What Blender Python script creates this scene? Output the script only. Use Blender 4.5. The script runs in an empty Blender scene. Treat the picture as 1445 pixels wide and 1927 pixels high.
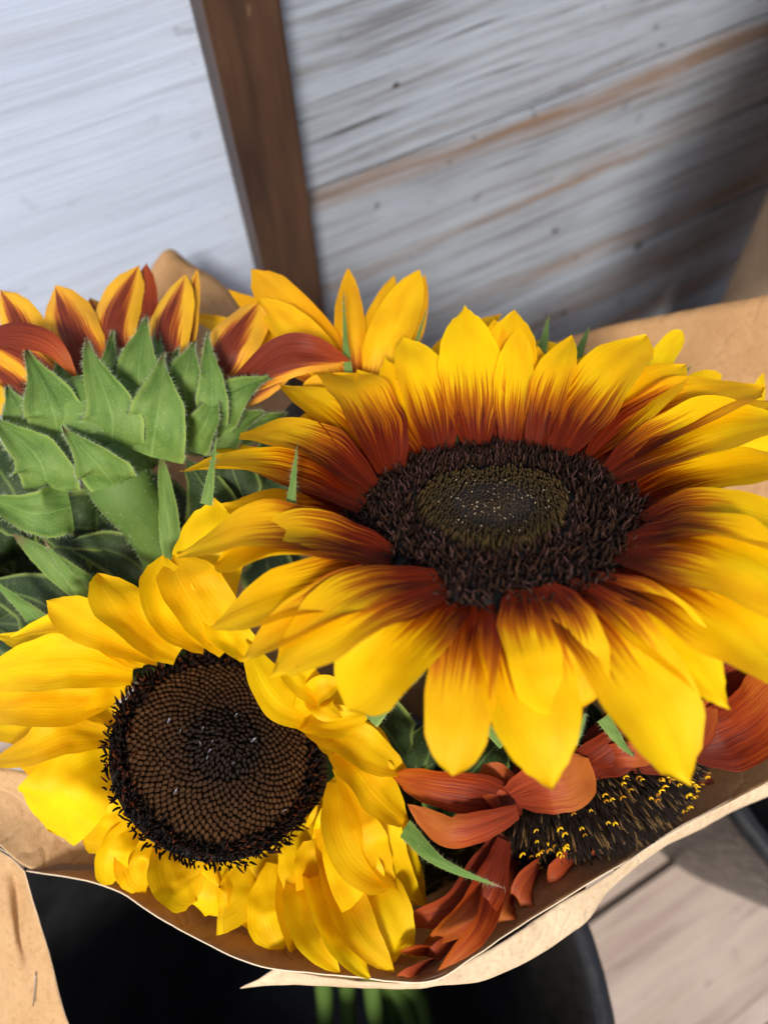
import bpy, math, random
from mathutils import Vector, Matrix, noise
R_ = math.radians
rnd = random.Random(7)
scene = bpy.context.scene
C = scene.collection

# ------------------------------------------------------------------ camera
# World: X runs right along the wall, Y into the wall, Z up. Units metres, the camera is the origin in
# X and Y. Axes of that world seen from the camera (x right, y down, z forward), from vanishing points.
FPX, CX, CY = 1335.0, 722.5, 963.5            # focal length and centre in photograph pixels
def _n(v): return Vector(v).normalized()
DN = _n((48, 737, 1335))
RT = Vector((4180, -1945, 1335)); RT = (RT - DN * RT.dot(DN)).normalized()
NW = RT.cross(DN)
CAMZ = 0.77                                   # camera height above the floor
CAM = Vector((0, 0, CAMZ))
def c2w(v): v = Vector(v); return Vector((v.dot(RT), v.dot(NW), -v.dot(DN)))
def ray(px, py): return c2w(((px - CX) / FPX, (py - CY) / FPX, 1.0))
def P(px, py, d): return CAM + ray(px, py) * d
AX, AY, AZ = c2w((1, 0, 0)), c2w((0, 1, 0)), c2w((0, 0, 1))   # image right, image down, view direction

cam_d = bpy.data.cameras.new('camera'); cam = bpy.data.objects.new('camera', cam_d); C.objects.link(cam)
m = Matrix((AX, -AY, -AZ)).transposed().to_4x4(); m.translation = CAM
cam.matrix_world = m
cam_d.sensor_fit = 'VERTICAL'; cam_d.sensor_height = 36; cam_d.lens = 36 * FPX / 1927
cam_d.clip_start = 0.01; cam_d.clip_end = 200
cam_d.dof.use_dof = True; cam_d.dof.focus_distance = 0.222
cam_d.dof.aperture_fstop = cam_d.lens / 3.4   # a phone lens, about 3.4 mm of aperture
scene.camera = cam

# ------------------------------------------------------------------ light
SUN_EL, SUN_AZ = 44, 209                      # azimuth clockwise from +Y
w = bpy.data.worlds.new('World'); scene.world = w; w.use_nodes = True
nt = w.node_tree; sky = nt.nodes.new('ShaderNodeTexSky'); sky.sky_type = 'NISHITA'; sky.sun_disc = False
sky.sun_elevation = R_(SUN_EL); sky.sun_rotation = R_(SUN_AZ); sky.air_density = 1.0; sky.dust_density = 2.5; sky.ozone_density = 1.0
bg = nt.nodes['Background']; bg.inputs['Strength'].default_value = 0.052
nt.links.new(sky.outputs[0], bg.inputs['Color'])
sd = bpy.data.lights.new('sun', 'SUN'); sd.energy = 1.5; sd.angle = R_(11); sd.color = (1, .93, .82)
so = bpy.data.objects.new('sun', sd); C.objects.link(so)
sdir = Vector((math.sin(R_(SUN_AZ)) * math.cos(R_(SUN_EL)), math.cos(R_(SUN_AZ)) * math.cos(R_(SUN_EL)), math.sin(R_(SUN_EL))))
so.rotation_euler = sdir.to_track_quat('Z', 'Y').to_euler(); so.location = (0, -1, 3)
vs = scene.view_settings; vs.view_transform = 'Standard'; vs.look = 'None'; vs.gamma = 1; vs.use_curve_mapping = False
vs.exposure = 1.47
scene.render.engine = 'CYCLES'
scene.cycles.max_bounces = 8; scene.cycles.transmission_bounces = 6

# ------------------------------------------------------------------ node helpers
class NT:
    def __init__(s, name):
        s.m = bpy.data.materials.new(name); s.m.use_nodes = True; s.t = s.m.node_tree
        s.b = s.t.nodes['Principled BSDF']; s.out = s.t.nodes['Material Output']
    def n(s, ty, **k):
        x = s.t.nodes.new(ty)
        for a, v in k.items():
            if hasattr(x, a): setattr(x, a, v)
            else: x.inputs[a].default_value = v
        return x
    def l(s, a, b): s.t.links.new(a, b)
    def math(s, op, a, b=None, clamp=False):
        x = s.t.nodes.new('ShaderNodeMath'); x.operation = op; x.use_clamp = clamp
        for i, v in enumerate((a, b)):
            if v is None: continue
            if isinstance(v, (int, float)): x.inputs[i].default_value = v
            else: s.l(v, x.inputs[i])
        return x.outputs[0]
    def mix(s, f, a, b, mode='MIX'):
        x = s.t.nodes.new('ShaderNodeMix'); x.data_type = 'RGBA'; x.blend_type = mode
        for i, v in ((0, f), (6, a), (7, b)):
            if isinstance(v, (int, float)): x.inputs[i].default_value = v
            elif isinstance(v, (tuple, list)): x.inputs[i].default_value = (*v[:3], 1)
            else: s.l(v, x.inputs[i])
        return x.outputs[2]
    def ramp(s, f, stops, interp='LINEAR'):
        x = s.t.nodes.new('ShaderNodeValToRGB'); x.color_ramp.interpolation = interp
        e = x.color_ramp.elements
        while len(e) < len(stops): e.new(0.5)
        for i, (p, c) in enumerate(stops):
            e[i].position = p; e[i].color = (*c, 1) if not isinstance(c, (int, float)) else (c, c, c, 1)
        s.l(f, x.inputs[0]); return x.outputs[0]
    def noise(s, vec, scale, detail=4, rough=.55, dist=0):
        x = s.t.nodes.new('ShaderNodeTexNoise'); x.inputs['Scale'].default_value = scale
        x.inputs['Detail'].default_value = detail; x.inputs['Roughness'].default_value = rough; x.inputs['Distortion'].default_value = dist
        s.l(vec, x.inputs['Vector']); return x.outputs[0]
    def mapping(s, vec, scale=(1, 1, 1), loc=(0, 0, 0), rot=(0, 0, 0)):
        x = s.t.nodes.new('ShaderNodeMapping'); x.inputs['Scale'].default_value = scale; x.inputs['Location'].default_value = loc; x.inputs['Rotation'].default_value = rot
        s.l(vec, x.inputs['Vector']); return x.outputs[0]
    def bump(s, h, strength, dist):
        x = s.t.nodes.new('ShaderNodeBump'); x.inputs['Strength'].default_value = strength; x.inputs['Distance'].default_value = dist
        s.l(h, x.inputs['Height']); s.l(x.outputs[0], s.b.inputs['Normal']); return x.outputs[0]
    def translucent(s, col, f, normal=None):
        tr = s.t.nodes.new('ShaderNodeBsdfTranslucent'); mx = s.t.nodes.new('ShaderNodeMixShader'); mx.inputs[0].default_value = f
        s.l(col, tr.inputs['Color']) if not isinstance(col, tuple) else setattr(tr.inputs['Color'], 'default_value', (*col, 1))
        if normal: s.l(normal, tr.inputs['Normal'])
        s.l(s.b.outputs[0], mx.inputs[1]); s.l(tr.outputs[0], mx.inputs[2]); s.l(mx.outputs[0], s.out.inputs[0])

def leafy_uv(k):
    """uv (u across 0..1, v along 0..1) shifted by a per-object random so that no two petals share a pattern"""
    uv = k.n('ShaderNodeTexCoord').outputs['UV']; oi = k.n('ShaderNodeObjectInfo').outputs['Random']
    sep = k.n('ShaderNodeSeparateXYZ'); k.l(uv, sep.inputs[0])
    cmb = k.n('ShaderNodeCombineXYZ'); k.l(sep.outputs[0], cmb.inputs[0]); k.l(sep.outputs[1], cmb.inputs[1])
    k.l(k.math('MULTIPLY', oi, 37.0), cmb.inputs[2])
    return sep.outputs[0], sep.outputs[1], cmb.outputs[0], oi

def petal_mat(name, yel, deep, red, dark, edge, soft, streak=.32, trans=.38, uni=False, midrib=False):
    k = NT(name); u, v, vec, oi = leafy_uv(k)
    st = k.noise(k.mapping(vec, (26, 1.4, 1)), 1.0, 4, .62)       # streaks along the petal
    st2 = k.noise(k.mapping(vec, (60, 2.2, 1)), 1.0, 3, .6)
    bl = k.noise(k.mapping(vec, (2.5, 3, 1)), 1.0, 3)             # broad blotches
    yc = k.mix(k.ramp(bl, [(.35, 0.), (.7, 1.)]), yel, deep)
    yc = k.mix(k.math('MULTIPLY', k.ramp(st2, [(.45, 0.), (.68, 1.)]), .28), yc, deep)
    hsv = k.n('ShaderNodeHueSaturation'); k.l(yc, hsv.inputs['Color'])
    k.l(k.math('ADD', k.math('MULTIPLY', oi, .014), .493), hsv.inputs['Hue'])
    k.l(k.math('ADD', k.math('MULTIPLY', oi, .16), .9), hsv.inputs['Value']); yc = hsv.outputs[0]
    col = yc
    if red:
        au = k.math('ABSOLUTE', k.math('SUBTRACT', u, .5))
        pos = k.math('ADD', v, k.math('MULTIPLY', k.math('SUBTRACT', st, .5), -streak * 2.6))
        pos = k.math('ADD', pos, k.math('MULTIPLY', k.math('SUBTRACT', oi, .5), .16))
        pos = k.math('ADD', pos, k.math('MULTIPLY', k.math('SUBTRACT', st2, .5), -.34))
        if midrib: pos = k.math('ADD', pos, k.math('MULTIPLY', k.math('SUBTRACT', au, .17), midrib))
        f = k.ramp(k.math('MULTIPLY', k.math('SUBTRACT', pos, edge - soft), 1 / (2 * soft)), [(0, 1.), (1, 0.)])
        rc = k.mix(k.ramp(st2, [(.36, 0.), (.66, 1.)]), red, dark)
        mid = tuple(yel[i] * .42 + red[i] * .62 if i != 1 else yel[1] * .22 + red[1] * .8 for i in range(3))
        col = k.mix(k.ramp(f, [(.02, 0.), (.42, 1.)]), yc, mid)
        col = k.mix(k.ramp(f, [(.38, 0.), (.95, 1.)]), col, rc)
    sp = k.noise(k.mapping(vec, (9, 16, 1)), 1.0, 2)
    col = k.mix(k.ramp(sp, [(.76, 0.), (.80, .5)]), col, (.30, .10, .01))
    k.l(col, k.b.inputs['Base Color']); k.b.inputs['Roughness'].default_value = .52
    k.b.inputs['Specular IOR Level'].default_value = .16
    h = k.math('ADD', k.math('MULTIPLY', k.noise(k.mapping(vec, (22, .7, 1)), 1.0, 4, .6), 1.3), k.math('MULTIPLY', bl, .6))
    nb = k.bump(h, .20, .0008)
    k.translucent(col, trans, nb)
    return k.m

M = {}
M['main'] = petal_mat('petal_yellow_red_base', (.96, .615, .003), (.92, .49, .002), (.21, .019, .001), (.06, .0045, .001), .37, .16, .24)
M['yellow'] = petal_mat('petal_clear_yellow', (.95, .645, .004), (.90, .52, .003), None, None, 0, 0)
M['back'] = petal_mat('petal_golden_back', (.90, .52, .008), (.80, .38, .004), (.42, .10, .008), (.25, .05, .006), .14, .12, .2)
M['streak'] = petal_mat('petal_streaked_underside', (.80, .42, .02), (.70, .33, .03), (.22, .038, .014), (.10, .016, .010), .66, .22, .50, .22, midrib=2.4)
M['maroon'] = petal_mat('petal_maroon', (.42, .10, .012), (.30, .06, .01), (.20, .032, .012), (.10, .014, .008), .75, .3, .4, .22)
M['rust'] = petal_mat('petal_rust', (.44, .10, .006), (.30, .05, .004), (.17, .018, .003), (.08, .008, .003), .58, .3, .6, .26)
M['pinkrust'] = petal_mat('petal_pale_rust', (.44, .115, .020), (.33, .07, .013), (.24, .034, .010), (.12, .015, .006), .4, .35, .4, .25)

def green_mat(name, a, b, tip=None, trans=.12, vein=True, rough=.62, speck=.35):
    k = NT(name); u, v, vec, oi = leafy_uv(k)
    n1 = k.noise(k.mapping(vec, (3, 4, 1)), 1.0, 5, .6); st = k.noise(k.mapping(vec, (18, 1.5, 1)), 1.0, 3)
    col = k.mix(k.ramp(n1, [(.32, 0.), (.7, 1.)]), a, b)
    col = k.mix(k.math('MULTIPLY', k.ramp(st, [(.4, 0.), (.7, 1.)]), .35), col, b)
    au = k.math('ABSOLUTE', k.math('SUBTRACT', u, .5))
    col = k.mix(k.math('MULTIPLY', k.ramp(au, [(.40, 0.), (.49, 1.)]), .55), col, (.30, .40, .09))
    if vein: col = k.mix(k.math('MULTIPLY', k.ramp(au, [(.0, 1.), (.03, 0.)]), .35), col, (.24, .36, .09))
    if tip: col = k.mix(k.ramp(v, [(.86, 0.), (.98, 1.)]), col, tip)
    sp = k.noise(k.mapping(vec, (40, 60, 1)), 1.0, 2)
    col = k.mix(k.math('MULTIPLY', k.ramp(sp, [(.62, 0.), (.70, 1.)]), speck), col, (.34, .42, .20))
    k.l(col, k.b.inputs['Base Color']); k.b.inputs['Roughness'].default_value = rough; k.b.inputs['Specular IOR Level'].default_value = .3
    nb = k.bump(k.math('ADD', k.noise(k.mapping(vec, (30, 40, 1)), 1.0, 4), st), .4, .0006)
    k.translucent(col, trans, nb); return k.m
M['bract'] = green_mat('bract_green', (.068, .148, .022), (.15, .24, .05), (.12, .07, .03))
M['leaf'] = green_mat('leaf_dark_green', (.010, .026, .006), (.026, .052, .011), None, .06)
M['sepal'] = green_mat('sepal_pink_tip', (.07, .16, .025), (.14, .24, .05), (.36, .10, .12))
M['stem'] = green_mat('stem_green', (.05, .105, .016), (.095, .165, .035), None, 0, False, .62, 0)

def attr_mat(name, rough=.6, spec=.3, noise_amt=.35):
    k = NT(name); a = k.n('ShaderNodeAttribute', attribute_name='Col')
    n1 = k.noise(k.n('ShaderNodeTexCoord').outputs['Object'], 900, 3)
    c = k.mix(noise_amt, a.outputs['Color'], n1, 'OVERLAY')
    k.l(c, k.b.inputs['Base Color']); k.b.inputs['Roughness'].default_value = rough; k.b.inputs['Specular IOR Level'].default_value = spec
    return k.m
M['floret'] = attr_mat('floret', .7, .08)
k = NT('dark_receptacle'); k.b.inputs['Base Color'].default_value = (.005, .003, .002, 1); k.b.inputs['Roughness'].default_value = .8; M['recept'] = k.m
k = NT('nectar'); k.b.inputs['Base Color'].default_value = (.9, .75, .5, 1); k.b.inputs['Roughness'].default_value = .05
k.b.inputs['Transmission Weight'].default_value = .6; k.b.inputs['Specular IOR Level'].default_value = .8; M['nectar'] = k.m
k = NT('hair'); k.b.inputs['Base Color'].default_value = (.50, .58, .36, 1); k.b.inputs['Roughness'].default_value = .5
k.translucent((.5, .6, .35), .4); M['hair'] = k.m

def paper_mat(name, T=(1, 1, 1), tr=.24):
    k = NT(name); ob = k.n('ShaderNodeTexCoord').outputs['Object']
    fib = k.noise(k.mapping(ob, (900, 900, 260)), 1.0, 4, .7); fl = k.noise(ob, 420, 3, .7); cl = k.noise(ob, 38, 4)
    st = k.noise(k.mapping(ob, (330, 330, 16)), 1.0, 2)
    c = k.mix(k.ramp(cl, [(.3, 0.), (.7, 1.)]), (.50, .30, .145), (.60, .385, .20))
    c = k.mix(k.math('MULTIPLY', k.ramp(fl, [(.52, 0.), (.72, 1.)]), .5), c, (.35, .19, .075))
    c = k.mix(k.math('MULTIPLY', k.ramp(fib, [(.55, 0.), (.75, 1.)]), .5), c, (.68, .49, .30))
    c = k.mix(k.math('MULTIPLY', k.ramp(st, [(.5, 0.), (.7, 1.)]), .2), c, (.40, .22, .09))
    c = k.mix(1.0, c, T, 'MULTIPLY'); k.l(c, k.b.inputs['Base Color']); k.b.inputs['Roughness'].default_value = .72; k.b.inputs['Specular IOR Level'].default_value = .25
    cr = k.noise(ob, 26, 5, .6, .6)
    rg = k.math('ABSOLUTE', k.math('SUBTRACT', k.noise(k.mapping(ob, (1, 1, .6), (3, 1, 2)), 34, 2, .5, 1.2), .5))
    cr = k.math('ADD', cr, k.math('MULTIPLY', k.math('MINIMUM', rg, .06), 4.0))
    nb = k.bump(k.math('ADD', k.math('MULTIPLY', cr, 4.0), k.math('MULTIPLY', fl, .25)), .35, .0012)
    k.translucent(c, tr, nb); return k.m
M['paper'] = paper_mat('kraft_paper', (.88, .82, .74))
M['sunlit_paper'] = paper_mat('kraft_paper_sunlit', (1.45, 1.85, 2.5), .35)  # kraft paper with sunlit brightness put into its tint
M['mid'] = paper_mat('kraft_paper_part_lit', (1.12, 1.15, 1.15), .3)  # brighter tint carries the light falling on the left-hand sheets
k = NT('paper_torn_edge'); k.b.inputs['Base Color'].default_value = (.75, .62, .45, 1); k.b.inputs['Roughness'].default_value = .9; M['edge'] = k.m

def wood_mat(name, paint, paint2, bare, dark, wear, crack, spots=.5, brown=.5):
    """horizontal boards: grain runs along X; per-object random shifts the pattern"""
    k = NT(name); ob = k.n('ShaderNodeTexCoord').outputs['Object']; oi = k.n('ShaderNodeObjectInfo').outputs['Random']
    off = k.n('ShaderNodeCombineXYZ'); k.l(k.math('MULTIPLY', oi, 9.0), off.inputs[0]); k.l(k.math('MULTIPLY', oi, 5.0), off.inputs[2])
    va = k.n('ShaderNodeVectorMath'); va.operation = 'ADD'; k.l(ob, va.inputs[0]); k.l(off.outputs[0], va.inputs[1]); vec = va.outputs[0]
    wob = k.noise(k.mapping(vec, (3, 3, 6)), 1.0, 2)
    wv = k.n('ShaderNodeVectorMath'); wv.operation = 'ADD'; cz = k.n('ShaderNodeCombineXYZ'); k.l(k.math('MULTIPLY', wob, .022), cz.inputs[2]); k.l(cz.outputs[0], wv.inputs[1]); k.l(vec, wv.inputs[0]); vec2 = wv.outputs[0]
    g1 = k.noise(k.mapping(vec2, (2.6, 60, 120)), 1.0, 6, .65); g2 = k.noise(k.mapping(vec2, (7, 90, 240)), 1.0, 5, .65)
    br = k.noise(k.mapping(vec2, (1.2, 12, 24)), 1.0, 5, .65); bl = k.noise(k.mapping(vec, (6, 6, 12)), 1.0, 5, .6)
    c = k.mix(k.ramp(bl, [(.3, 0.), (.7, 1.)]), paint, paint2)
    c = k.mix(k.math('MULTIPLY', k.ramp(g1, [(.5, 0.), (.72, 1.)]), wear), c, bare)
    c = k.mix(k.math('MULTIPLY', k.ramp(br, [(.53, 0.), (.68, 1.)]), brown), c, (.21, .125, .072))
    c = k.mix(k.math('MULTIPLY', k.ramp(g2, [(.52, 0.), (.70, 1.)]), wear * .7), c, dark)
    ck = k.noise(k.mapping(vec2, (2.2, 40, 95)), 1.0, 3, .5)
    c = k.mix(k.math('MULTIPLY', k.ramp(ck, [(.655, 0.), (.69, 1.)]), crack), c, dark)
    pl = k.noise(k.mapping(vec2, (3.2, 20, 40)), 1.0, 6, .7)
    c = k.mix(k.math('MULTIPLY', k.ramp(pl, [(.53, 0.), (.60, 1.)]), wear * .55), c, paint)
    c = k.mix(k.math('MULTIPLY', k.ramp(pl, [(.36, 1.), (.44, 0.)]), wear * .5), c, bare)
    sp = k.noise(k.mapping(vec, (55, 55, 75)), 1.0, 3, .5); reg = k.noise(vec, 5, 2)
    c = k.mix(k.math('MULTIPLY', k.math('MULTIPLY', k.ramp(sp, [(.66, 0.), (.70, 1.)]), k.ramp(reg, [(.42, 0.), (.6, 1.)])), spots), c, (.06, .065, .07))
    k.l(c, k.b.inputs['Base Color']); k.b.inputs['Roughness'].default_value = .7; k.b.inputs['Specular IOR Level'].default_value = .25
    k.bump(k.math('ADD', g1, k.math('MULTIPLY', g2, .5)), .5, .0015); return k.m
M['white_board'] = wood_mat('white_painted_board', (.47, .545, .68), (.41, .485, .63), (.34, .36, .42), (.18, .19, .22), .35, .25, .25, .12)
M['grey_board'] = wood_mat('weathered_whitewashed_board', (.345, .395, .47), (.245, .275, .33), (.15, .145, .14), (.045, .04, .037), .95, .95, .95, .95)
M['floor_board'] = wood_mat('weathered_floor_board', (.47, .385, .33), (.36, .285, .24), (.24, .17, .145), (.10, .07, .06), .6, .5, .2, .45)
def dark_wood():
    k = NT('dark_stained_wood'); ob = k.n('ShaderNodeTexCoord').outputs['Object']
    g = k.noise(k.mapping(ob, (150, 150, 7)), 1.0, 5, .65); b = k.noise(k.mapping(ob, (40, 40, 9)), 1.0, 4); s = k.noise(k.mapping(ob, (70, 70, 35)), 1.0, 3)
    c = k.mix(k.ramp(b, [(.3, 0.), (.7, 1.)]), (.030, .0145, .0085), (.085, .042, .022))
    c = k.mix(k.math('MULTIPLY', k.ramp(g, [(.5, 0.), (.7, 1.)]), .6), c, (.018, .008, .005))
    c = k.mix(k.math('MULTIPLY', k.ramp(s, [(.68, 0.), (.78, 1.)]), .5), c, (.30, .18, .11))
    k.l(c, k.b.inputs['Base Color']); k.b.inputs['Roughness'].default_value = .5; k.bump(g, .5, .001); return k.m
M['dark_wood'] = dark_wood()
def plastic():
    k = NT('black_plastic'); ob = k.n('ShaderNodeTexCoord').outputs['Object']
    n1 = k.noise(ob, 30, 5); n2 = k.noise(k.mapping(ob, (200, 200, 12)), 1.0, 3)
    c = k.mix(k.ramp(n1, [(.35, 0.), (.75, 1.)]), (.010, .0105, .012), (.026, .026, .028))
    k.l(c, k.b.inputs['Base Color']); k.l(k.ramp(n2, [(.3, .28), (.7, .5)]), k.b.inputs['Roughness']); return k.m
M['plastic'] = plastic()
k = NT('subfloor'); k.b.inputs['Base Color'].default_value = (.03, .025, .02, 1); k.b.inputs['Roughness'].default_value = .9; M['sub'] = k.m
k = NT('steel'); k.b.inputs['Base Color'].default_value = (.35, .33, .32, 1); k.b.inputs['Metallic'].default_value = 1; k.b.inputs['Roughness'].default_value = .35; M['steel'] = k.m

# ------------------------------------------------------------------ mesh helpers
def thing(name, label, cat, loc, group=None):
    o = bpy.data.objects.new(name, None); C.objects.link(o); o.location = loc; o.empty_display_size = .01
    o['label'] = label; o['category'] = cat
    if group: o['group'] = group
    return o
def mesh(name, vs_, fs, mat, parent=None, uvs=None, cols=None, smooth=True, kind=None, origin=None):
    me = bpy.data.meshes.new(name)
    off = parent.location.copy() if parent and parent.parent is None else Vector((0, 0, 0))
    if parent and parent.parent is not None: off = parent.parent.location.copy()
    if parent is None and origin is not None: off = Vector(origin)
    me.from_pydata([tuple(Vector(v) - off) for v in vs_], [], fs)
    if smooth: me.polygons.foreach_set('use_smooth', [True] * len(me.polygons))
    if uvs:
        ul = me.uv_layers.new(name='UVMap')
        vi = [0] * len(me.loops); me.loops.foreach_get('vertex_index', vi)
        ul.data.foreach_set('uv', [c for i in vi for c in uvs[i]])
    if cols:
        ca = me.color_attributes.new('Col', 'FLOAT_COLOR', 'POINT')
        ca.data.foreach_set('color', [x for c in cols for x in (*c, 1)])
    me.materials.append(mat); me.update()
    o = bpy.data.objects.new(name, me); C.objects.link(o)
    if parent is not None: o.parent = parent
    elif origin is not None: o.location = origin
    if kind: o['kind'] = kind
    return o
def catmull(pts, t):
    """point on a Catmull-Rom spline through pts, t in 0..1"""
    n = len(pts) - 1; x = min(max(t, 0), 1) * n; i = min(int(x), n - 1); f = x - i
    p1, p2 = pts[i], pts[i + 1]
    p0 = pts[i - 1] if i > 0 else p1 * 2 - p2
    p3 = pts[i + 2] if i + 2 <= n else p2 * 2 - p1
    return .5 * ((2 * p1) + (p2 - p0) * f + (2 * p0 - 5 * p1 + 4 * p2 - p3) * f * f + (3 * p1 - p0 - 3 * p2 + p3) * f ** 3)
def lin(tab, t):
    for (a, va), (b, vb) in zip(tab, tab[1:]):
        if t <= b:
            f = (t - a) / (b - a); f = f * f * (3 - 2 * f) * .5 + f * .5
            return va + (vb - va) * f
    return tab[-1][1]
PROF = {
 'petal': [(0, .40), (.12, .62), (.3, .93), (.48, 1), (.64, .90), (.78, .66), (.88, .42), (.95, .2), (1, .01)],
 'broad': [(0, .42), (.12, .68), (.3, .97), (.55, 1), (.74, .85), (.86, .58), (.94, .30), (1, .01)],
 'blunt': [(0, .45), (.15, .75), (.35, .97), (.6, 1), (.8, .86), (.91, .62), (.97, .36), (1, .08)],
 'slim': [(0, .5), (.2, .8), (.4, 1), (.6, .9), (.8, .6), (.92, .3), (1, .02)],
 'bract': [(0, .85), (.15, .98), (.32, 1), (.5, .80), (.64, .52), (.77, .27), (.88, .12), (1, .01)],
 'spike': [(0, 1), (.3, .8), (.6, .45), (.85, .18), (1, .01)],
 'leaf': [(0, .08), (.08, .5), (.25, .95), (.42, 1), (.65, .72), (.85, .35), (1, .01)]}
HAIR = {}
def petal(parent, mat, pts, W, up, cup=.35, twist=0, wave=.03, prof='petal', ridge=.028, name='petal', nu=10, nv=26, hair=0, label=None, edge=0, seed=None, crumple=.05):
    r = random.Random(seed if seed is not None else rnd.random())
    vs_, fs, uvs = [], [], []
    ph1, ph2, fr = r.uniform(0, 6.28), r.uniform(0, 6.28), r.uniform(1.2, 2.4)
    asym = r.uniform(-.10, .10); nz = Vector((r.uniform(0, 90), r.uniform(0, 90), 0))
    up = Vector(up).normalized(); e = .004; pv = None
    tipn = r.uniform(.0, .05)
    for j in range(nv + 1):
        t = j / nv; p = catmull(pts, t); T = (catmull(pts, min(1, t + e)) - catmull(pts, max(0, t - e)))
        T = T.normalized() if T.length > 1e-9 else pv
        N = up - T * up.dot(T); N = N.normalized() if N.length > 1e-4 else pvN
        S = T.cross(N); a = twist * t + asym * math.sin(t * 3)
        S, N = S * math.cos(a) + N * math.sin(a), N * math.cos(a) - S * math.sin(a)
        pv, pvN = T, N
        hw = W * .5 * lin(PROF[prof], t)
        for i in range(nu + 1):
            q = i / nu * 2 - 1
            n1 = noise.noise(Vector((q * .8, t * 3.2, 0)) + nz)
            cu = cup * (.45 + .75 * math.sin(math.pi * min(1, t * .9 + .1)))
            if abs(cu) < 1e-3: cu = 1e-3
            x = hw * math.sin(cu * q) / cu; z = hw * (1 - math.cos(cu * q)) / cu
            z += W * wave * abs(q) ** 1.5 * math.sin(fr * 6.28 * t + (ph1 if q < 0 else ph2)) * math.sin(math.pi * t)
            z -= W * ridge * (math.exp(-((abs(q) - .36) / .13) ** 2)) * math.sin(math.pi * min(1, t + .12)) ** .6
            z += W * crumple * n1 + W * crumple * .5 * noise.noise(Vector((q * 2.2, t * 7, 3)) + nz) * math.sin(math.pi * min(1, t + .1))
            z += edge * W * abs(q) ** 3 * math.sin(math.pi * t)
            x *= 1 + .05 * noise.noise(Vector((q, t * 5, 7)) + nz)
            tl = T * (-(abs(q) ** 2) * tipn * W * (t > .9))
            vs_.append(p + S * x + N * z + tl); uvs.append((i / nu, t))
    for j in range(nv):
        for i in range(nu):
            a = j * (nu + 1) + i; fs.append((a, a + 1, a + nu + 2, a + nu + 1))
    o = mesh(name, vs_, fs, mat, parent, uvs)
    if label: o['label'] = label
    if hair:
        H = HAIR.setdefault(parent.name, [parent, []])[1]
        for _ in range(hair):
            j = int(nv * r.random() ** .8 * .97); i = r.choice((0, 0, 0, nu, nu, nu, r.randrange(1, nu), r.randrange(1, nu)))
            b = vs_[j * (nu + 1) + i]; out = (b - vs_[j * (nu + 1) + nu // 2])
            out = out.normalized() if out.length > 1e-6 else up
            d = (out * (1 if i in (0, nu) else .2) - up * .55 + Vector((r.gauss(0, .35), r.gauss(0, .35), r.gauss(0, .35)))).normalized()
            H.append((b + (vs_[min(len(vs_) - 1, (j + 1) * (nu + 1) + i)] - b) * r.random(), d, r.uniform(.0008, .0024)))
    return o
def build_hairs():
    for par, hs in HAIR.values():
        vs_, fs = [], []
        for b, d, L in hs:
            s = d.cross(AZ); s = s.normalized() * .00006 if s.length > 1e-6 else AX * .00006
            s2 = d.cross(s).normalized() * .00006; i = len(vs_)
            vs_ += [b + s, b - s * .5 + s2, b - s * .5 - s2, b + d * L]; fs += [(i, i + 1, i + 3), (i + 1, i + 2, i + 3), (i + 2, i, i + 3)]
        mesh('hairs', vs_, fs, M['hair'], par, kind='stuff')
def tube(name, pts, rads, mat, parent=None, n=14, seg=24, hair=0, label=None, lump=.05, origin=None):
    vs_, fs, uvs = [], [], []; side = None; r = random.Random(len(pts) * 31 + int(rads[0] * 1e6))
    for j in range(seg + 1):
        t = j / seg; p = catmull(pts, t); T = (catmull(pts, min(1, t + .01)) - catmull(pts, max(0, t - .01))).normalized()
        side = (AX if side is None else side); side = (side - T * side.dot(T)).normalized(); B = T.cross(side)
        rr = catmull([Vector((x, 0, 0)) for x in rads], t).x
        for i in range(n):
            a = i / n * 2 * math.pi; k_ = rr * (1 + lump * noise.noise(Vector((math.cos(a) * 2, math.sin(a) * 2, t * 6))))
            vs_.append(p + side * math.cos(a) * k_ + B * math.sin(a) * k_); uvs.append((i / n * .5 + .1, t))
    for j in range(seg):
        for i in range(n): fs.append((j * n + i, j * n + (i + 1) % n, (j + 1) * n + (i + 1) % n, (j + 1) * n + i))
    fs.append(tuple(range(n))[::-1]); fs.append(tuple(seg * n + i for i in range(n)))
    o = mesh(name, vs_, fs, mat, parent, uvs, origin=origin)
    if hair:
        H = HAIR.setdefault(parent.name, [parent, []])[1]
        for _ in range(hair):
            j = r.randrange(seg); i = r.randrange(n); b = vs_[j * n + i]; c = catmull(pts, j / seg)
            H.append((b + (vs_[(j + 1) * n + i] - b) * r.random(), ((b - c).normalized() + Vector((r.gauss(0, .3), r.gauss(0, .3), r.gauss(0, .3)))).normalized(), r.uniform(.0008, .002)))
    return o
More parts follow.
